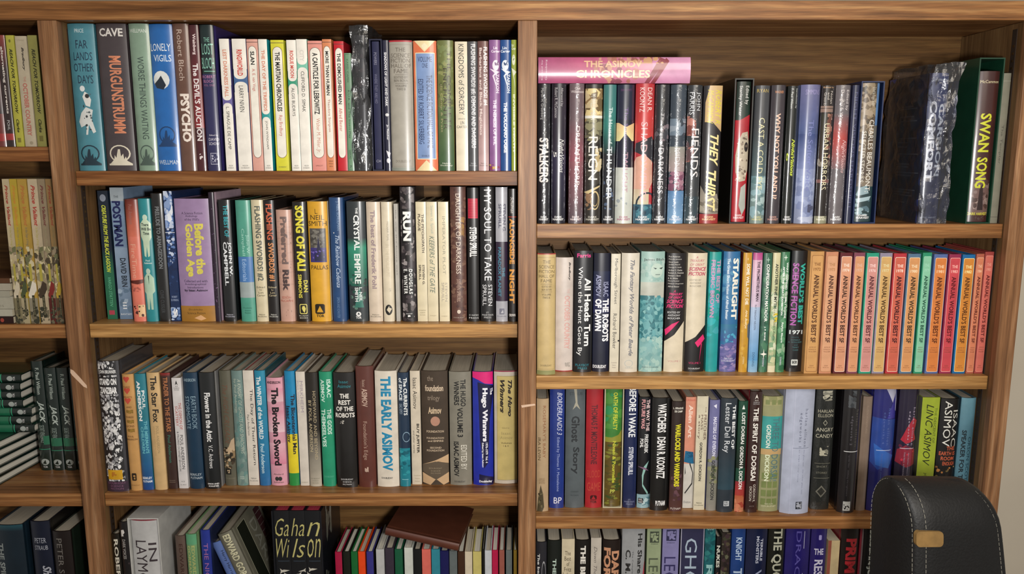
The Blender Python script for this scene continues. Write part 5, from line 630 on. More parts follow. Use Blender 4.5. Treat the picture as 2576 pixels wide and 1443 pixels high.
for i_, (a_, b_, y_, c_, nm_) in enumerate([(844, 861, 1391, 'a0143c', 'crimson'), (864, 881, 1390, '15180f', 'black'), (884, 900, 1390, '14602c', 'green'), (902, 919, 1390, 'dc4414', 'bright orange'), (923, 940, 1390, '34307c', 'violet blue'),
    (947, 967, 1384, 'b0b0b0', 'pale grey'), (970, 991, 1381, '342c38', 'dark plum'), (994, 1013, 1384, '145438', 'bottle green'), (1018, 1039, 1380, 'c0c4bc', 'white'), (1041, 1060, 1384, '121414', 'jet black'), (1062, 1084, 1384, 'cc6458', 'coral'),
    (1086, 1107, 1384, '2c7c8c', 'teal'), (1108, 1129, 1388, '14144c', 'navy'), (1131, 1150, 1388, '5c6464', 'slate grey'), (1152, 1169, 1390, '3c2414', 'dark brown'), (1170, 1188, 1390, 'c8bca4', 'cream'), (1190, 1211, 1390, 'bcb068', 'pale yellow'),
    (1213, 1219, 1384, '14140f', 'very thin black'), (1220, 1237, 1387, 'b8bcc0', 'silver white'), (1238, 1253, 1386, 'a81440', 'magenta red'), (1256, 1269, 1386, '8c5044', 'dusty rose'), (1273, 1288, 1386, '5c6464', 'steel grey'), (1292, 1309, 1386, '7c6420', 'ochre')]):
    B('slim plain %s clothbound chapbook' % nm_, a_, b_, y_, 'f', c_, (), 'm', d=.105, pg='w' if i_ % 3 else 'n', side='1c1412' if i_ in (0, 1, 4, 17, 20, 21) else None)
# ---------------- far left bay
row('L1')
B('red and dark hardcover at left picture edge', -22, 14, 88, 'h', '6c2c28', [g(.3, .7, '6c2c28', '24181a'), t('Alternating Currents', .12, .7, 'dcd0c8', .45, .75, 'b'), r(.88, .95, '9c2c2c')], 'g')
B('dark hardcover with red band and white slanted words', 16, 37, 88, 'h', '2c1c1c', [g(0, .3, '843430', '2c1c1c'), t('alternating currents', .1, .7, 'dcd4cc', .4, .75, 'b'), t('POHL', .76, .85, 'ccc', .4, .7), r(.88, .94, 'a03030')], 'g')
B('yellow hardcover with black italic capitals, left of cream', 39, 59, 88, 'f', 'b0ac44', [o(.5, .05, .12, .015, '6c6c2c'), t('REACH FOR TOMORROW', .12, .7, '24240f', .35, .72, 'bi'), t('Clarke', .75, .87, '24240f', .35, .7, 'bi'), r(.92, .96, '7c7430', .3, .7)])
B('cream hardcover with faded rose capitals', 62, 90, 90, 'f', 'b8ac94', [h('1946', .03, .045, 'a0947c', .2, .8), t('Bradbury', .1, .31, '2c2420', .45, .7, 'bi'), t('THE', .36, .41, 'b87c6c', .45, .65), t('OCTOBER COUNTRY', .42, .9, 'b4685c', .32, .72, 'b'), o(.6, .965, .15, .015, '9c9078')])
B('olive yellow hardcover against left post', 93, 116, 88, 'f', '8c8848', [t('REACH FOR TOMORROW', .12, .7, '24240f', .35, .72, 'bi'), t('Clarke', .75, .87, '24240f', .35, .7, 'bi'), r(.9, .95, '6c6430', .3, .7)])
row('L2')
PV = [(40, 57, 'b8a888', '9c3c30', 'a8a048', 'first, beside leaning stack'), (58, 75, 'b09838', 'c08438', '8c8468', 'mustard top, left'), (77, 99, 'ac8c40', 'b0703c', '70746c', 'golden top, right'), (102, 125, 'b8a88c', 'a83c34', 'b0a454', 'pale with coral words'), (127, 144, '8c7c64', '6c3c38', '9c9474', 'grey mauve top'), (146, 162, '8c7048', '8c4430', '7c7454', 'brown, against left post')]
for i_, (a_, b_, c_, d_, e_, l_) in enumerate(PV):
    B('tall comic album paperback: '+l_, a_, b_, 437, 'p', c_, [t('Prince Valiant', .04, .32, d_, .3, .72, 'bi'), t('In the Days of King Arthur', .33, .5, e_, .3, .65), n(50, .4, '8c8464 b8a880 4c4434 c8bc98 6c6c4c 94846c', 0, .46, 1, .78, 1.4, i_+3), r(.58, .7, 'a89c44', .35, .65), p([(0, .8), (.6, .7), (1, .72), (1, .76), (.3, .84)], ['c8bca4', '4c5438', 'd8d0c0', '44382c', '7c2c28', 'b09438'][i_]), r(.82, 1, ['7c7458', 'a89c7c', '8c8470', 'b0a084', '542420', '5c4430'][i_]), n(16, .3, '3c3c30 6c6450', 0, .88, 1, 1, 1, i_+9), r(.8, .95, '2c2a1c', .4, .68), t('GARY GIANNI BOOKS', .81, .94, '9c9474', .46, .62)], 'm', d=.16)
row('L3')
for i_, (a_, b_, y_) in enumerate([(102, 130, 909), (132, 161, 926), (163, 191, 926), (194, 222, 926)]):
    B('dark green hardcover with white slanted title, %s' % ('tallest', 'second', 'third', 'beside post')[i_], a_, b_, y_, 'h', '10241f', [t('F. Paul Wilson', .06, .3, 'a8b4ac', .42, .72, 'b'), t('JACK', .36, .56, 'c0ccc4', .3, .85, 'bi'), t('SECRET VENGEANCE', .58, .74, '9cacA4', .3, .7), r(.68, .76, '1c6c4c', .55 if i_ == 0 else .1, 1), r(.8, .805, '34a078'), o(.5, .92, .34, .03, 'a8b0ac'), p([(.28, .935), (.55, .9), (.62, .94)], '10241f'), h('TOR', .957, .975, 'ccc', .3, .7, 'b')], 'g', yb=1183, side='0c1c18', d=.082)
row('L4')
B('wide dark blue green hardcover at lower left corner', -6, 66, 1322, 'h', '142430', [g(0, .05, '24505c', '142430'), t('THE SPIRIT', .15, .5, '8c9494', .1, .3, 'b'), t('BLOOD', .65, .95, '7c8484', .25, .45, 'b')])
B('midnight blue hardcover with white stacked author name', 86, 133, 1313, 'h', '10182c', [h('PETER', .13, .17, 'a8acb8', .2, .8), h('STRAUB', .19, .225, 'a8acb8', .18, .85), t('Shadow', .35, .6, 'b0b4c0', .5, .9, 'bi'), t('land', .42, .56, 'b0b4c0', .2, .45, 'bi')], side='14120f')
B('black hardcover with thin grey vertical name', 138, 184, 1338, 'h', '1a1212', [t('PETER STRAUB', .06, .65, '74706c', .25, .55), t('JULIA', .7, .95, '74706c', .25, .55)], side='18241c')
# ================================================================ build the rows
for bk in BK:
    for it in flat(bk['items']):
        if it[0] in ('t', 'h'): need_text(it[1], it[7])
EXTRA_TXT = [('THE ASIMOV', 'b'), ('CHRONICLES', 'b'), ('Edited by', ''), ('Greenberg', ''), ('TOR', 'b'), ('Harry Harrison', ''), ('The Jupiter Legacy', ''), ('EDWARD GORMAN', 'b'), ('Gahan', 'i'), ('Wilson', 'i'), ('Fifty Years of Cartoons', ''), ('POHL', 'b'), ('SMITH', ''), ('collected stories', ''), ('SECRET HISTORIES', 'b'), ('DARK', ''), ('SHADOWS', 'b')]
for k_ in EXTRA_TXT: need_text(*k_)
bake_texts()
BAYX = {k_: v for k_, v in BAY.items()}
rowset = {}
for bk in BK: rowset.setdefault(bk['row'], []).append(bk)
def place_x(bk, zs):
    py = bk['yb'] if bk['yb'] else {'M1': 427, 'R1': 560, 'L1': 367, 'L2': 813, 'M2': 808, 'M3': 1230, 'R2': 937, 'R3': 1282, 'M4': 1443, 'R4': 1443, 'L4': 1443}[bk['row']]
    dep = bk['dep']
    if dep is None: dep = depth_at(bk['yb'], zs) if (bk['yb'] and bk['yb'] > 700) else ROWS[bk['row']][2]
    dep = max(.001, dep)
    def XX(x0, x1): return onY(x0, py, dep).x, onY(x1, py, dep).x
    return dep, XX
SLIP = []
for rk, bks in rowset.items():
    zs = ZS[rk]; top = ABOVE[rk]-.002
    phrase, grp, d0, dd = ROWS[rk]
    ext = []
    for bk in bks:
        dep, XX = place_x(bk, zs); bk['dep'] = dep
        bk['x'] = XX(bk['xl'], bk['xr'])
        if bk['case']: bk['cx'] = XX(bk['case'][1], bk['case'][2])
        bk['H'] = (onY(CX, bk['yt'], dep-.002).z-zs) if bk['yt'] else 9
        bk['H'] = min(bk['H'], top-zs, .262)
    seq = sorted(bks, key=lambda q: q['x'][0])
    lo_, hi_ = BAYX[rk[0]]; px_ = lo_+.0022
    for i_, bk in enumerate(seq):
        E = list(bk['cx'] if bk['case'] else bk['x'])
        if E[0] < px_:
            sh = px_-E[0]; E[0] = px_
            if bk['case']: bk['x'] = (max(bk['x'][0], px_+.003), bk['x'][1])
        if i_+1 < len(seq):
            nx = seq[i_+1]; nl = (nx['cx'] if nx['case'] else nx['x'])[0]
            if E[1] > nl-.0002: E[1] = (E[1]+nl)/2
        else: E[1] = min(E[1], hi_-.0022)
        if bk['case']: bk['cx'] = tuple(E); bk['x'] = (max(bk['x'][0], E[0]+.0028), min(bk['x'][1], E[1]-.0028))
        else: bk['x'] = tuple(E)
        px_ = E[1]+.0003
    for bk in seq:
        x0, x1 = bk['x']; W_ = x1-x0; d = bk['d'] or dd
        Hh = bk['H']; base_z = zs+.0002; dep = bk['dep']
        if bk['case']:
            c_, _, _, cy_ = bk['case']; cx0, cx1 = bk['cx']
            CH = min(onY(CX, cy_, dep).z-zs if cy_ else 9, top-zs)
            Hh = min(Hh, CH-.006); base_z = zs+.003; d = d-.004
            me = slipcase_at(None, cx1-cx0, CH, d+.006, .0022, c_)
            so = link('slipcase', me); so.location = ((cx0+cx1)/2, dep, zs+.0001)
            SLIP.append((so, bk))
        root = empty('book', ((x0+x1)/2, dep+(.0026 if not bk['case'] else .001+.0), base_z))
        if bk['kind'] in 'hr' and not bk['case']: root.location.y = dep+min(.0048, .15*W_)
        if bk['case']: root.location.y = dep+min(.0048, .15*W_)+.0005; d = d-.006
        ph = phrase
        if rk in ('R2',) and bk['place']: ph = 'right bay'
        tag(root, bk['look']+', '+ph, 'book', grp)
        book_at(root, W_, Hh, d, bk['kind'], bk['base'], bk['items'], bk['fin'], bk['pg'], bk['side'])
        bk['root'] = root
SL = {'1b1d36': 'thin navy slipcase beside the plastic bag, top shelf of middle bay', '12120f': 'black slipcase around the red skull book, top shelf of right bay', '1c2c54': 'dark blue slipcase with pale edge, around the stone picture book',
      '123c2a': 'large dark green slipcase at the right end of the top shelf', 'b8b094': 'cream slipcase around the green and olive book, third shelf of right bay', 'c0c0bc': 'big white slipcase near the left post, bottom shelf of middle bay'}
for so, bk in SLIP: tag(so, SL[bk['case'][0]], 'slipcase', 'slipcases')
# ---------------- pink book lying on the shrink-wrapped row
zt = max(b_['H'] for b_ in rowset['R1'] if 1340 < b_['xl'] < 1735)+ZS['R1']+.0009
xr_ = onY(1737, 208, .006).x; L_ = xr_-PC1-.003; hh = onY(CX, 143, .004).z-zt
root = empty('book', (xr_-.0005, .0105, zt+hh/2), (0, -math.pi/2, 0))
tag(root, 'thick pink hardcover lying flat on top of the row, top shelf of right bay', 'book', 'books lying flat')
book_at(root, hh, L_, .155, 'h', 'c07c9c', [g(0, .35, 'a8547c', 'b8587c'), g(.35, .75, 'b8587c', 'c8809c'), g(.75, 1, 'c888ac', 'd094b8'), n(40, .14, 'a86c60 c89480 8c4c5c b87c74', .0, .36, 1, .68, 1, 5), p([(.0, .74), (.0, .77), (.85, .86), (.98, .84)], '8c3c48'), p([(.0, .70), (.0, .73), (.9, .84), (1, .8)], '8c4450'),
    n(20, .12, 'c89870 9c5c58', .75, .6, 1, .85, 1, 8), h('Edited by', .02, .03, 'e8d0dc', .12, .9), h('Greenberg', .045, .06, 'e8d0dc', .12, .9), t('THE ASIMOV', .3, .68, 'e0b490', .6, .86, 'b'), t('CHRONICLES', .245, .735, 'ecd0b4', .2, .5, 'b')], 'g')
# ---------------- plastic bags (crumpled clear film around a book)
def bag(x0, x1, y0, y1, z0, z1, amp, seed, label, pull=0, nx=7, ny=10, nz=22):
    bm = bmesh.new(); V = {}
    def vert(i, j, k):
        key = (i, j, k)
        if key not in V:
            a, b_, c_ = i/nx, j/ny, k/nz
            P_ = Vector((x0+(x1-x0)*a, y0+(y1-y0)*b_, z0+(z1-z0)*c_))
            nv = noise.noise_vector(P_*38+Vector((seed, 0, 0)))*amp+noise.noise_vector(P_*95+Vector((0, seed, 0)))*amp*.45
            edge = 1 if 0 < k else 0
            P_ += Vector((nv.x*edge, nv.y*(.8 if j < ny else 0)*edge, nv.z*edge*.6))
            if k > nz*.75: P_.x += pull*((k/nz-.75)*4)**1.5
            P_.z = max(P_.z, z0)
            V[key] = bm.verts.new(P_)
        return V[key]
    for i in range(nx):
        for k in range(nz):
            for j in (0, ny): bm.faces.new((vert(i, j, k), vert(i+1, j, k), vert(i+1, j, k+1), vert(i, j, k+1)))
        for j in range(ny): bm.faces.new((vert(i, j, nz), vert(i+1, j, nz), vert(i+1, j+1, nz), vert(i, j+1, nz)))
    for j in range(ny):
        for k in range(nz):
            for i in (0, nx): bm.faces.new((vert(i, j, k), vert(i, j+1, k), vert(i, j+1, k+1), vert(i, j, k+1)))
    bmesh.ops.triangulate(bm, faces=bm.faces[:]); bmesh.ops.recalc_face_normals(bm, faces=bm.faces[:])
    me = bpy.data.meshes.new('plastic_bag'); bm.to_mesh(me); bm.free()
    tag(link('plastic_bag', me, M_bag), label, 'plastic bag')
z_ = ZS['M1']
bag(onY(893, 427, .004).x, onY(933.5, 427, .004).x, .005, .155, z_+.0003, ZRB-.004, .006, 3.3, 'tall crumpled clear plastic bag around a black book on the top shelf', 0)
z_ = ZS['R1']
xb0, xb1 = onY(2309, 560, .006).x-.004, onY(2372, 560, .006).x
bag(xb0, xb1+.004, .003, .165, z_+.0003, onY(CX, 158, .006).z, .006, 9.1, 'big crumpled clear plastic wrap around the navy book beside the green slipcase', .012, 9, 14, 26)
# ---------------- leaning books, bottom shelf of the middle bay
z4 = ZS['M4']
def lean(xt, yt, ang, w_, d, dep, **kw):
    a = math.radians(ang); P_ = onY(xt, yt, dep)      # top-left corner of the spine
    H_ = (P_.z-z4-.0004)/math.cos(a)
    blx = P_.x+H_*math.sin(a)
    root = empty('book', (blx+w_/2*math.cos(a), dep+.004, z4+.0004+w_/2*math.sin(a)), (0, -a, 0))
    return root, H_
W7 = .0235
root, H_ = lean(531, 1368, 21, W7, .14, .02)
tag(root, 'light blue hardcover leaning left with black author name, bottom shelf of middle bay', 'book', 'books leaning')
book_at(root, W7, H_, .14, 'h', '5c74b0', [t('Harry Harrison', .1, .42, '1c2030', .4, .7), t('The Jupiter Legacy', .46, .9, '1c2030', .4, .7)], 's')
a = math.radians(21)
w8 = .0275; off = W7+.0005      # second book rests flat on the first
P_ = Vector((root.location.x, 0, root.location.z))+Vector((math.cos(a), 0, math.sin(a)))*(W7/2+.0004+w8/2)
dz = P_.z-w8/2*math.sin(a)-(z4+.0004); dirv = Vector((-math.sin(a), 0, math.cos(a)))
P_ -= dirv*(dz/math.cos(a))
Ptop = onY(562, 1346, .012); H8 = (Ptop.z-P_.z)/math.cos(a)+.006
root8 = empty('book', (P_.x, .014, P_.z), (0, -a, 0))
tag(root8, 'grey hardcover leaning left with cream lettering and visible front cover, bottom shelf', 'book', 'books leaning')
book_at(root8, w8, H8, .15, 'h', '6c6a5c', [t('EDWARD GORMAN', .02, .55, 'c8c4a4', .3, .8, 'b'), t('SHADOWS', .6, .95, '5c2c2c', .3, .8, 'b')], 's')
def cover_print(root, w_, H_, d, items):  # flat print on the right-hand cover of a book
    o_ = build_print(items, d*.96, H_, 0, '000', PM['s'], root, 'cover_print')
    o_.rotation_euler = (0, 0, math.pi/2); o_.location = (w_/2+.0002, d*.5, 0)
cover_print(root8, w8, H8, .15, [rr(.12, .03, .42, .95, '1c2018', .02, .01), f(.12, .03, .42, .95, 'a8a890', .012, .004), t('DARK', .1, .6, '8c8c80', .5, .7), r(.05, .95, '3c2024', .75, .95)]+[r(.1+i_*.06, .105+i_*.06, '7c7470', .76, .94) for i_ in range(13)])
ccb = [b_ for b_ in rowset['R1'] if 'crumpled plastic' in b_['look']][0]
wc_ = ccb['x'][1]-ccb['x'][0]; R_ = random.Random(3)
lp = [n(40, .12, '34448c 26326c 3c4ca0 1c2450', 0, 0, 1, 1, 1.2, 6)]
for v_ in (.2, .215, .27, .3, .42, .45, .48, .53, .6, .62, .66, .68, .78, .8, .82, .87): lp.append(r(v_, v_+.008, 'ccd4e8', .35, R_.uniform(.6, .95)))
o_ = build_print(lp, .148, ccb['H']-.002, 0, '000', PM['g'], ccb['root'], 'cover_print')
o_.rotation_euler = (0, 0, -math.pi/2); o_.location = (-wc_/2-.0002, .0775, .001)
# ---------------- three-volume cartoon set in its black case
gx0, gx1 = onY(690, 1443, .0).x, onY(814, 1443, .0).x; Hg = onY(CX, 1286, 0).z-z4
cs = link('slipcase', slipcase_at(None, gx1-gx0, Hg, .152, .0025, '12151c', 's', 0, False)); cs.location = ((gx0+gx1)/2, .001, z4+.0002)
tag(cs, 'wide black slipcase with pale streaks on its right side, bottom shelf', 'slipcase', 'slipcases')
o_ = build_print([n(10, .09, '8c8c84 6c7068 a0a098', .2, .02, .5, .32, 1.6, 4), n(12, .07, '74786c', .1, .45, .9, .9, 1, 12)], .146, Hg, 0, '000', PM['s'], cs, 'cover_print')
o_.rotation_euler = (0, 0, math.pi/2); o_.location = ((gx1-gx0)/2+.0002, .076, 0)
wi = (gx1-gx0-.0052)/3
def rocket(u, v, s, sgn, sl=0):
    q = .17; return p([(u-sgn*s, v-sl), (u+sgn*s*.2, v-.16*s*q), (u+sgn*s*.55, v-.15*s*q+sl), (u+sgn*s, v-.4*s*q+sl), (u+sgn*s*.85, v+sl), (u+sgn*s, v+.4*s*q+sl), (u+sgn*s*.5, v+.17*s*q+sl), (u-sgn*s*.2, v+.14*s*q)], 'c4c0b4')
G3 = [('Ga', 'Wi'), ('ha', 'ls'), ('n', 'on')]
for k_ in (('Ga', 'iT'), ('Wi', 'iT'), ('ha', 'iT'), ('ls', 'iT'), ('n', 'iT'), ('on', 'iT')):
    if k_ not in TXT: need_text(*k_)
if any(not isinstance(v, tuple) for v in TXT.values()):
    keep = {k_: v for k_, v in TXT.items() if isinstance(v, tuple)}
    for k_ in list(keep): del TXT[k_]
    bake_texts(); TXT.update(keep)
for i_ in range(3):
    root = empty('book', (gx0+.0026+wi*(i_+.5), .0045, z4+.0035))
    tag(root, ('left', 'middle', 'right')[i_]+' black volume of the three-part set with looping cream script', 'book', 'three-volume set')
    R_ = random.Random(i_+5)
    its = [h(G3[i_][0], .06+.03*(i_ == 2), .2, 'b8b070', .08, .95, 'iT'), h(G3[i_][1], .22, .37, 'b8b070', .08, .95, 'iT'), r(.395, .4, '34404c', .15, .9)]
    for j_ in range(13): its.append(rocket(R_.uniform(.2, .8), .47+j_*.038+R_.uniform(-.01, .01), R_.uniform(.15, .36), R_.choice((-1, 1)), R_.uniform(-.005, .005)))
    book_at(root, wi-.0005, Hg-.0036, .14, 'f', '14161a', its, 's', 'r')
# ---------------- brown leather book lying askew on the chapbooks
zc = max(b_['H'] for b_ in rowset['M4'] if 940 < b_['xl'] < 1300)+z4+.0015
Pl = onY(966, 1358, -.006); Pr = onY(1154, 1392, -.012)
ang = math.atan2(Pl.z-Pr.z, Pr.x-Pl.x); Lb = (Pr-Pl).length; tb = .0145
root = empty('book'); tag(root, 'dark brown leather hardcover lying askew across the chapbooks, bottom shelf of middle bay', 'book', 'books lying flat')
book_at(root, tb, Lb, .155, 'h', '4a281c', [g(0, 1, '50281e', '583022')], 's', 'w', name='leather_cover')
rz = math.radians(-7)
M = Matrix.Rotation(rz, 4, 'Z') @ Matrix.Rotation(ang, 4, 'Y') @ Matrix.Rotation(-math.pi/2, 4, 'Y')
zlow = zc+tb/2+.0005
root.matrix_world = Matrix.Translation((Pr.x, -.008, zlow)) @ M
# ---------------- far left: leaning-free stack of pale paperbacks
z2 = ZS['L2']; xr2 = onY(33, 812, .006).x; zz = z2+.0002
STK = [(796, 'dark plum paperback with red mark at the bottom of the far left stack', '2c1a18', [o(.5, .12, .3, .02, '9c4438')], 'm'),
       (778, 'thin pale paperback just above the dark one in the far left stack', 'b0ac9c', [], 'm'),
       (746, 'thick pale grey paperback with faint lettering in the far left stack', 'a8a494', [t('collected stories', .1, .6, '8c8878', .15, .4)], 'm'),
       (731, 'thin grey paperback with small capitals in the far left stack', 'a09c8c', [t('SMITH', .12, .3, '4c4c44', .3, .75)], 'm'),
       (713, 'pale paperback with bold capitals near the top of the far left stack', 'a8a090', [t('POHL', .14, .34, '34342c', .25, .8, 'b')], 'm'),
       (700, 'brown-topped paperback lying uppermost in the far left stack', '5c3c28', [], 'm')]
zprev = zz
for i_, (ty, lb, c_, its, fn) in enumerate(STK):
    zn = onY(0, ty, .006).z; th_ = max(.004, zn-zprev-.0006)
    mir = [(q[0], q[1], 1-q[3], 1-q[2], *q[4:]) if q[0] == 't' else q for q in its]
    root = empty('book', (xr2-.002*(i_ % 2), .008+.002*(i_ % 3), zprev+th_/2), (0, -math.pi/2, 0))
    tag(root, lb, 'book', 'paperbacks lying in the far left stack')
    fl = [(q[0], q[1], 1-q[3], 1-q[2], *q[4:]) if q[0] == 't' else (('p', [(a_, 1-b_) for a_, b_ in q[1]], q[2]) if q[0] == 'p' else q) for q in its]
    book_at(root, th_, .17, .105, 'p', c_, fl, fn, 'y')
    zprev = zprev+th_+.0005
# ---------------- far left: tall stack of green-black books lying flat and askew
z3 = ZS['L3']; zprev = z3+.0003; tj = .0165
kinds = ['pages', 'spine', 'pages', 'pages', 'spine', 'pages', 'spine', 'spine', 'spine', 'spine', 'spine', 'spine', 'spine']
xs = onY(76, 1020, .095).x; xpg = onY(84, 1165, .14).x
wh = ['lowest', 'second from bottom', 'third from bottom', 'fourth from bottom', 'fifth from bottom', 'sixth from bottom', 'middle', 'seventh from top', 'sixth from top', 'fifth from top', 'fourth from top', 'third from top', 'second from top', 'topmost']
Nst = 12
for i_ in range(Nst):
    kd = 'pages' if i_ < 5 else 'spine'
    its = [r(.18, .19, '34a078'), r(.2, .34, '1c6c4c'), r(.36, .372, '34a078'), o(.5, .1, .3, .028, 'a8b0ac'), h('TOR', .05, .07, 'ccc', .25, .75, 'b'), t('SECRET HISTORIES', .45, .9, '9cacA4', .3, .7, 'b')]
    if kd == 'spine':
        xo = xs-(.0 if i_ < 8 else .016)+.004*((i_*7) % 3-1)*.5
        # upright tail (v=1) must face right: rotate so that the book top points left
        its = [(q[0], q[1], 1-q[3], 1-q[2], *q[4:]) if q[0] in 'th' else ('p', [(a_, 1-b_) for a_, b_ in q[1]], q[2]) for q in its]
        root = empty('book', (xo, .095+.003*(i_ % 2), zprev+tj/2), (0, -math.pi/2, 0))
    else:
        root = empty('book'); yaw = math.radians(-97+(2, 0, 1, -1, 0)[i_])
        root.matrix_world = Matrix.Translation((xpg-.126, .101, zprev+tj/2)) @ Matrix.Rotation(yaw, 4, 'Z') @ Matrix.Rotation(-math.pi/2, 4, 'Y') @ Matrix.Translation((0, 0, -.08))
    tag(root, ('%s in flat stack of dark green hardcovers, %s' % ({0: 'lowest', 1: 'second lowest', 2: 'third lowest', 3: 'fourth lowest', 4: 'fifth lowest', 5: 'seventh from top', 6: 'sixth from top', 7: 'fifth from top', 8: 'fourth from top', 9: 'third from top', 10: 'second from top', 11: 'topmost'}[i_], 'pages showing' if kd == 'pages' else 'spine showing')), 'book', 'dark green hardcovers stacked flat')
    book_at(root, tj, .21 if kd == 'spine' else .178, .09 if kd == 'spine' else .125, 'h', '10201c', its if kd == 'spine' else [], 'g', 'w', side='0c3c28' if kd == 'spine' else None)
    zprev += tj+.0006
# ---------------- black leather chair in front of the right bay
ch = tag(empty('chair', (0, 0, 0)), 'black leather chair with white stitching and tan patch in front of the right shelves', 'chair')
def cray(px, py, y): return onY(px, py, y)
S0 = cray(2298, 1300, -.40); yaw = math.radians(12)
mdir = Vector((math.cos(yaw), math.sin(yaw), 0)); sdir = Vector((-math.sin(yaw), math.cos(yaw), 0))
ZT = cray(2250, 1201, -.352).z
T_ = .098
def prof(z):   # depth range (a0,a1) along sdir of the side profile at height z
    dz = ZT-z; r_ = T_/2
    hw = r_*math.sqrt(max(0, 1-(1-min(1, dz/.06))**2)) if dz < .06 else r_
    hw += .03*max(0, dz-.05)
    return hw
def wid(z):
    dz = ZT-z; return .136+.09*(1-math.exp(-max(0, dz)/.30))*.6
SEC = []
NB = 26
zs_ = [ZT-.0001-.0005*i_ - .60*(i_/NB)**2.1 for i_ in range(NB)]
bm = bmesh.new(); rings = []
O_ = Vector((S0.x, -.40, 0))
skew = Vector((.075, 0, 0))
def pt(u, s, z):   # u along width, s along thickness
    dz = ZT-z
    return O_+mdir*u+sdir*s+Vector((.10*max(0, dz)*.55, 0, 0))+Vector((0, 0, z-.10*u))
for z in zs_:
    hw = prof(z)+.001; W_ = wid(z); c0 = T_/2
    lt = min(1, (ZT-z)/.05); cr = .021*(1-math.sqrt(max(0, 1-(1-lt)**2)))   # rounded right shoulder
    ring = []
    e = .006
    for u, s in ((e, c0-hw), (W_*.25, c0-hw-.002), (W_*.5, c0-hw-.004), (W_*.75, c0-hw-.002), (W_-cr-e, c0-hw), (W_-cr, c0-hw+e), (W_-cr, c0+hw-e), (W_-cr-e, c0+hw), (W_*.5, c0+hw), (e, c0+hw), (0, c0+hw-e), (-.003, c0), (0, c0-hw+e)):
        ring.append(bm.verts.new(pt(u, s if hw > e else c0, z)))
    rings.append(ring)
bm.faces.new(rings[0])
for a_, b_ in zip(rings, rings[1:]):
    for i_ in range(len(a_)):
        j_ = (i_+1) % len(a_); bm.faces.new((a_[i_], b_[i_], b_[j_], a_[j_]))
bm.faces.new(rings[-1][::-1])
bmesh.ops.remove_doubles(bm, verts=bm.verts[:], dist=.0002)
bmesh.ops.recalc_face_normals(bm, faces=bm.faces[:])
me = bpy.data.meshes.new('backrest'); bm.to_mesh(me); bm.free()
for q in me.polygons: q.use_smooth = True
link('backrest', me, M_leather, ch)
def stitch(path, dash=.0048, gap=.0024, rad=.00038):
    bm = bmesh.new(); acc = 0
    pts = [path[0]]
    for A_, B_ in zip(path, path[1:]):
        L2 = (B_-A_).length; k = max(1, int(L2/.0012))
        for i in range(1, k+1): pts.append(A_.lerp(B_, i/k))
    cum = 0; cur_ = []
    segs = []
    for A_, B_ in zip(pts, pts[1:]):
        if cum % (dash+gap) < dash: cur_.append((A_, B_))
        elif cur_: segs.append((cur_[0][0], cur_[-1][1])); cur_ = []
        cum += (B_-A_).length
    for A_, B_ in segs:
        dv = (B_-A_).normalized(); s1 = dv.orthogonal().normalized()*rad; s2 = dv.cross(s1).normalized()*rad
        v = [bm.verts.new(X+s) for X in (A_, B_) for s in (s1, s2, -s1, -s2)]
        for i in range(4): bm.faces.new((v[i], v[(i+1) % 4], v[4+(i+1) % 4], v[4+i]))
        bm.faces.new(v[0:4][::-1]); bm.faces.new(v[4:8])
    me = bpy.data.meshes.new('stitching'); bm.to_mesh(me); bm.free()
    ob = link('stitching', me, M_stitch, ch); ob['kind'] = 'stuff'
def sidepath(u, inset, sgn):
    out = []
    for z in zs_:
        zz_ = z-inset*.6; hw = prof(z)-inset
        if hw > .004: out.append(pt(u, T_/2+sgn*hw, zz_))
    return out
ff = sidepath(-.0006, .004, -1); bb = sidepath(-.0006, .004, 1)
stitch(bb[::-1]+ff)
stitch([v+mdir*.0 for v in sidepath(.016, -.0028, -1)])
rt = []
for z in zs_:
    lt = min(1, (ZT-z)/.05); cr = .021*(1-math.sqrt(max(0, 1-(1-lt)**2)))
    if prof(z) > .02: rt.append(pt(wid(z)-cr-.012, T_/2-prof(z)-.0012, z))
stitch(rt)
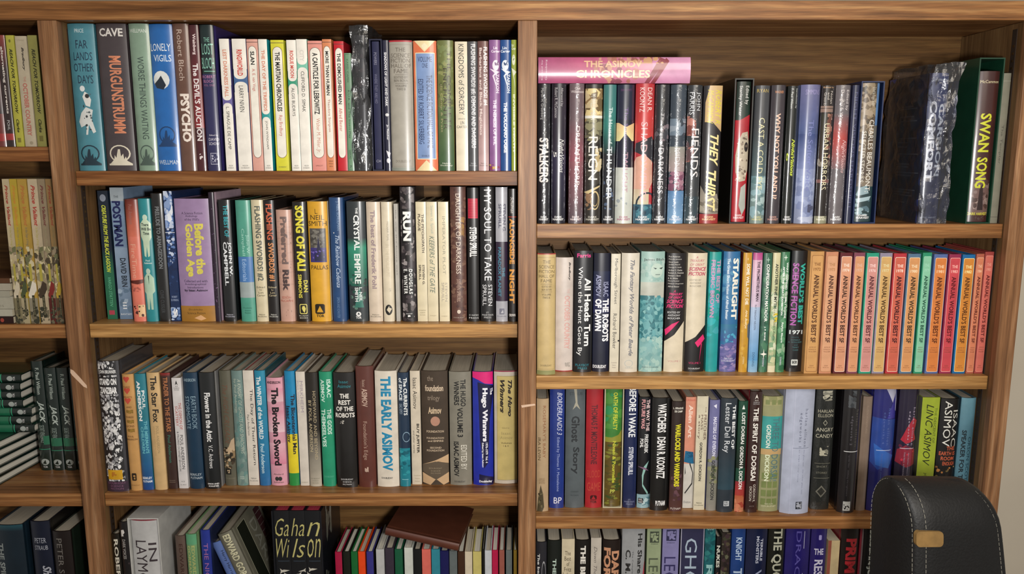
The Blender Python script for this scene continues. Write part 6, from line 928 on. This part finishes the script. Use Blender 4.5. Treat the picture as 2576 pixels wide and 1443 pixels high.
# tan patch
bm = bmesh.new(); zc_ = cray(2335, 1351, -.40).z; pw_, ph_ = .0215, .0112; cu = .020
out_ = []
for cxx, czz, a0 in ((pw_-.006, ph_-.006, 0), (-pw_+.006, ph_-.006, 90), (-pw_+.006, -ph_+.006, 180), (pw_-.006, -ph_+.006, 270)):
    for k_ in range(5):
        a_ = math.radians(a0+k_*22.5); out_.append((cu+cxx+.006*math.cos(a_), zc_+czz+.006*math.sin(a_)))
F0 = [bm.verts.new(pt(u, T_/2-prof(z)-.0056, z)) for u, z in out_]; F1 = [bm.verts.new(pt(u, T_/2-prof(z)+.0005, z)) for u, z in out_]
bm.faces.new(F0)
for i_ in range(len(F0)): j_ = (i_+1) % len(F0); bm.faces.new((F0[i_], F1[i_], F1[j_], F0[j_]))
bmesh.ops.recalc_face_normals(bm, faces=bm.faces[:])
me = bpy.data.meshes.new('leather_patch'); bm.to_mesh(me); bm.free(); pa = link('leather_patch', me, M_tan, ch); pa['label'] = 'tan leather patch'
zb = zs_[-1]; seat_c = pt(wid(zb)*.5, T_/2, zb); cdir = -sdir
sc = seat_c+cdir*.2
bm = bmesh.new(); bmesh.ops.create_cube(bm, size=1)
for v in bm.verts: v.co = Vector((v.co.x*.44, v.co.y*.42, v.co.z*.10))
bmesh.ops.bevel(bm, geom=bm.edges[:], offset=.035, segments=4, affect='EDGES')
me = bpy.data.meshes.new('seat'); bm.to_mesh(me); bm.free()
for q in me.polygons: q.use_smooth = True
se = link('seat', me, M_leather, ch); se.location = (sc.x, sc.y, .47); se.rotation_euler = (0, 0, yaw)
def tube(name, A_, B_, r0, r1, m):
    bm = bmesh.new(); dv = (B_-A_).normalized(); s1 = dv.orthogonal().normalized(); s2 = dv.cross(s1)
    ra = [bm.verts.new(A_+(s1*math.cos(i*math.pi/8)+s2*math.sin(i*math.pi/8))*r0) for i in range(16)]
    rb = [bm.verts.new(B_+(s1*math.cos(i*math.pi/8)+s2*math.sin(i*math.pi/8))*r1) for i in range(16)]
    for i in range(16): bm.faces.new((ra[i], ra[(i+1) % 16], rb[(i+1) % 16], rb[i]))
    bm.faces.new(ra[::-1]); bm.faces.new(rb); bmesh.ops.recalc_face_normals(bm, faces=bm.faces[:])
    me = bpy.data.meshes.new(name); bm.to_mesh(me); bm.free(); return link(name, me, m, ch)
tube('back_support', Vector((seat_c.x, seat_c.y, .45)), Vector((seat_c.x, seat_c.y, zb+.08)), .03, .028, M_leather)
tube('gas_column', Vector((sc.x, sc.y, .10)), Vector((sc.x, sc.y, .43)), .028, .022, M_leather)
for i_ in range(5):
    a_ = i_*2*math.pi/5+.3; e_ = Vector((sc.x+.27*math.cos(a_), sc.y+.27*math.sin(a_), .055))
    tube('leg', Vector((sc.x, sc.y, .105)), e_, .026, .016, M_leather)
    tube('caster', e_-Vector((.012, 0, .028)), e_+Vector((.012, 0, -.028)), .0265, .0265, M_leather)
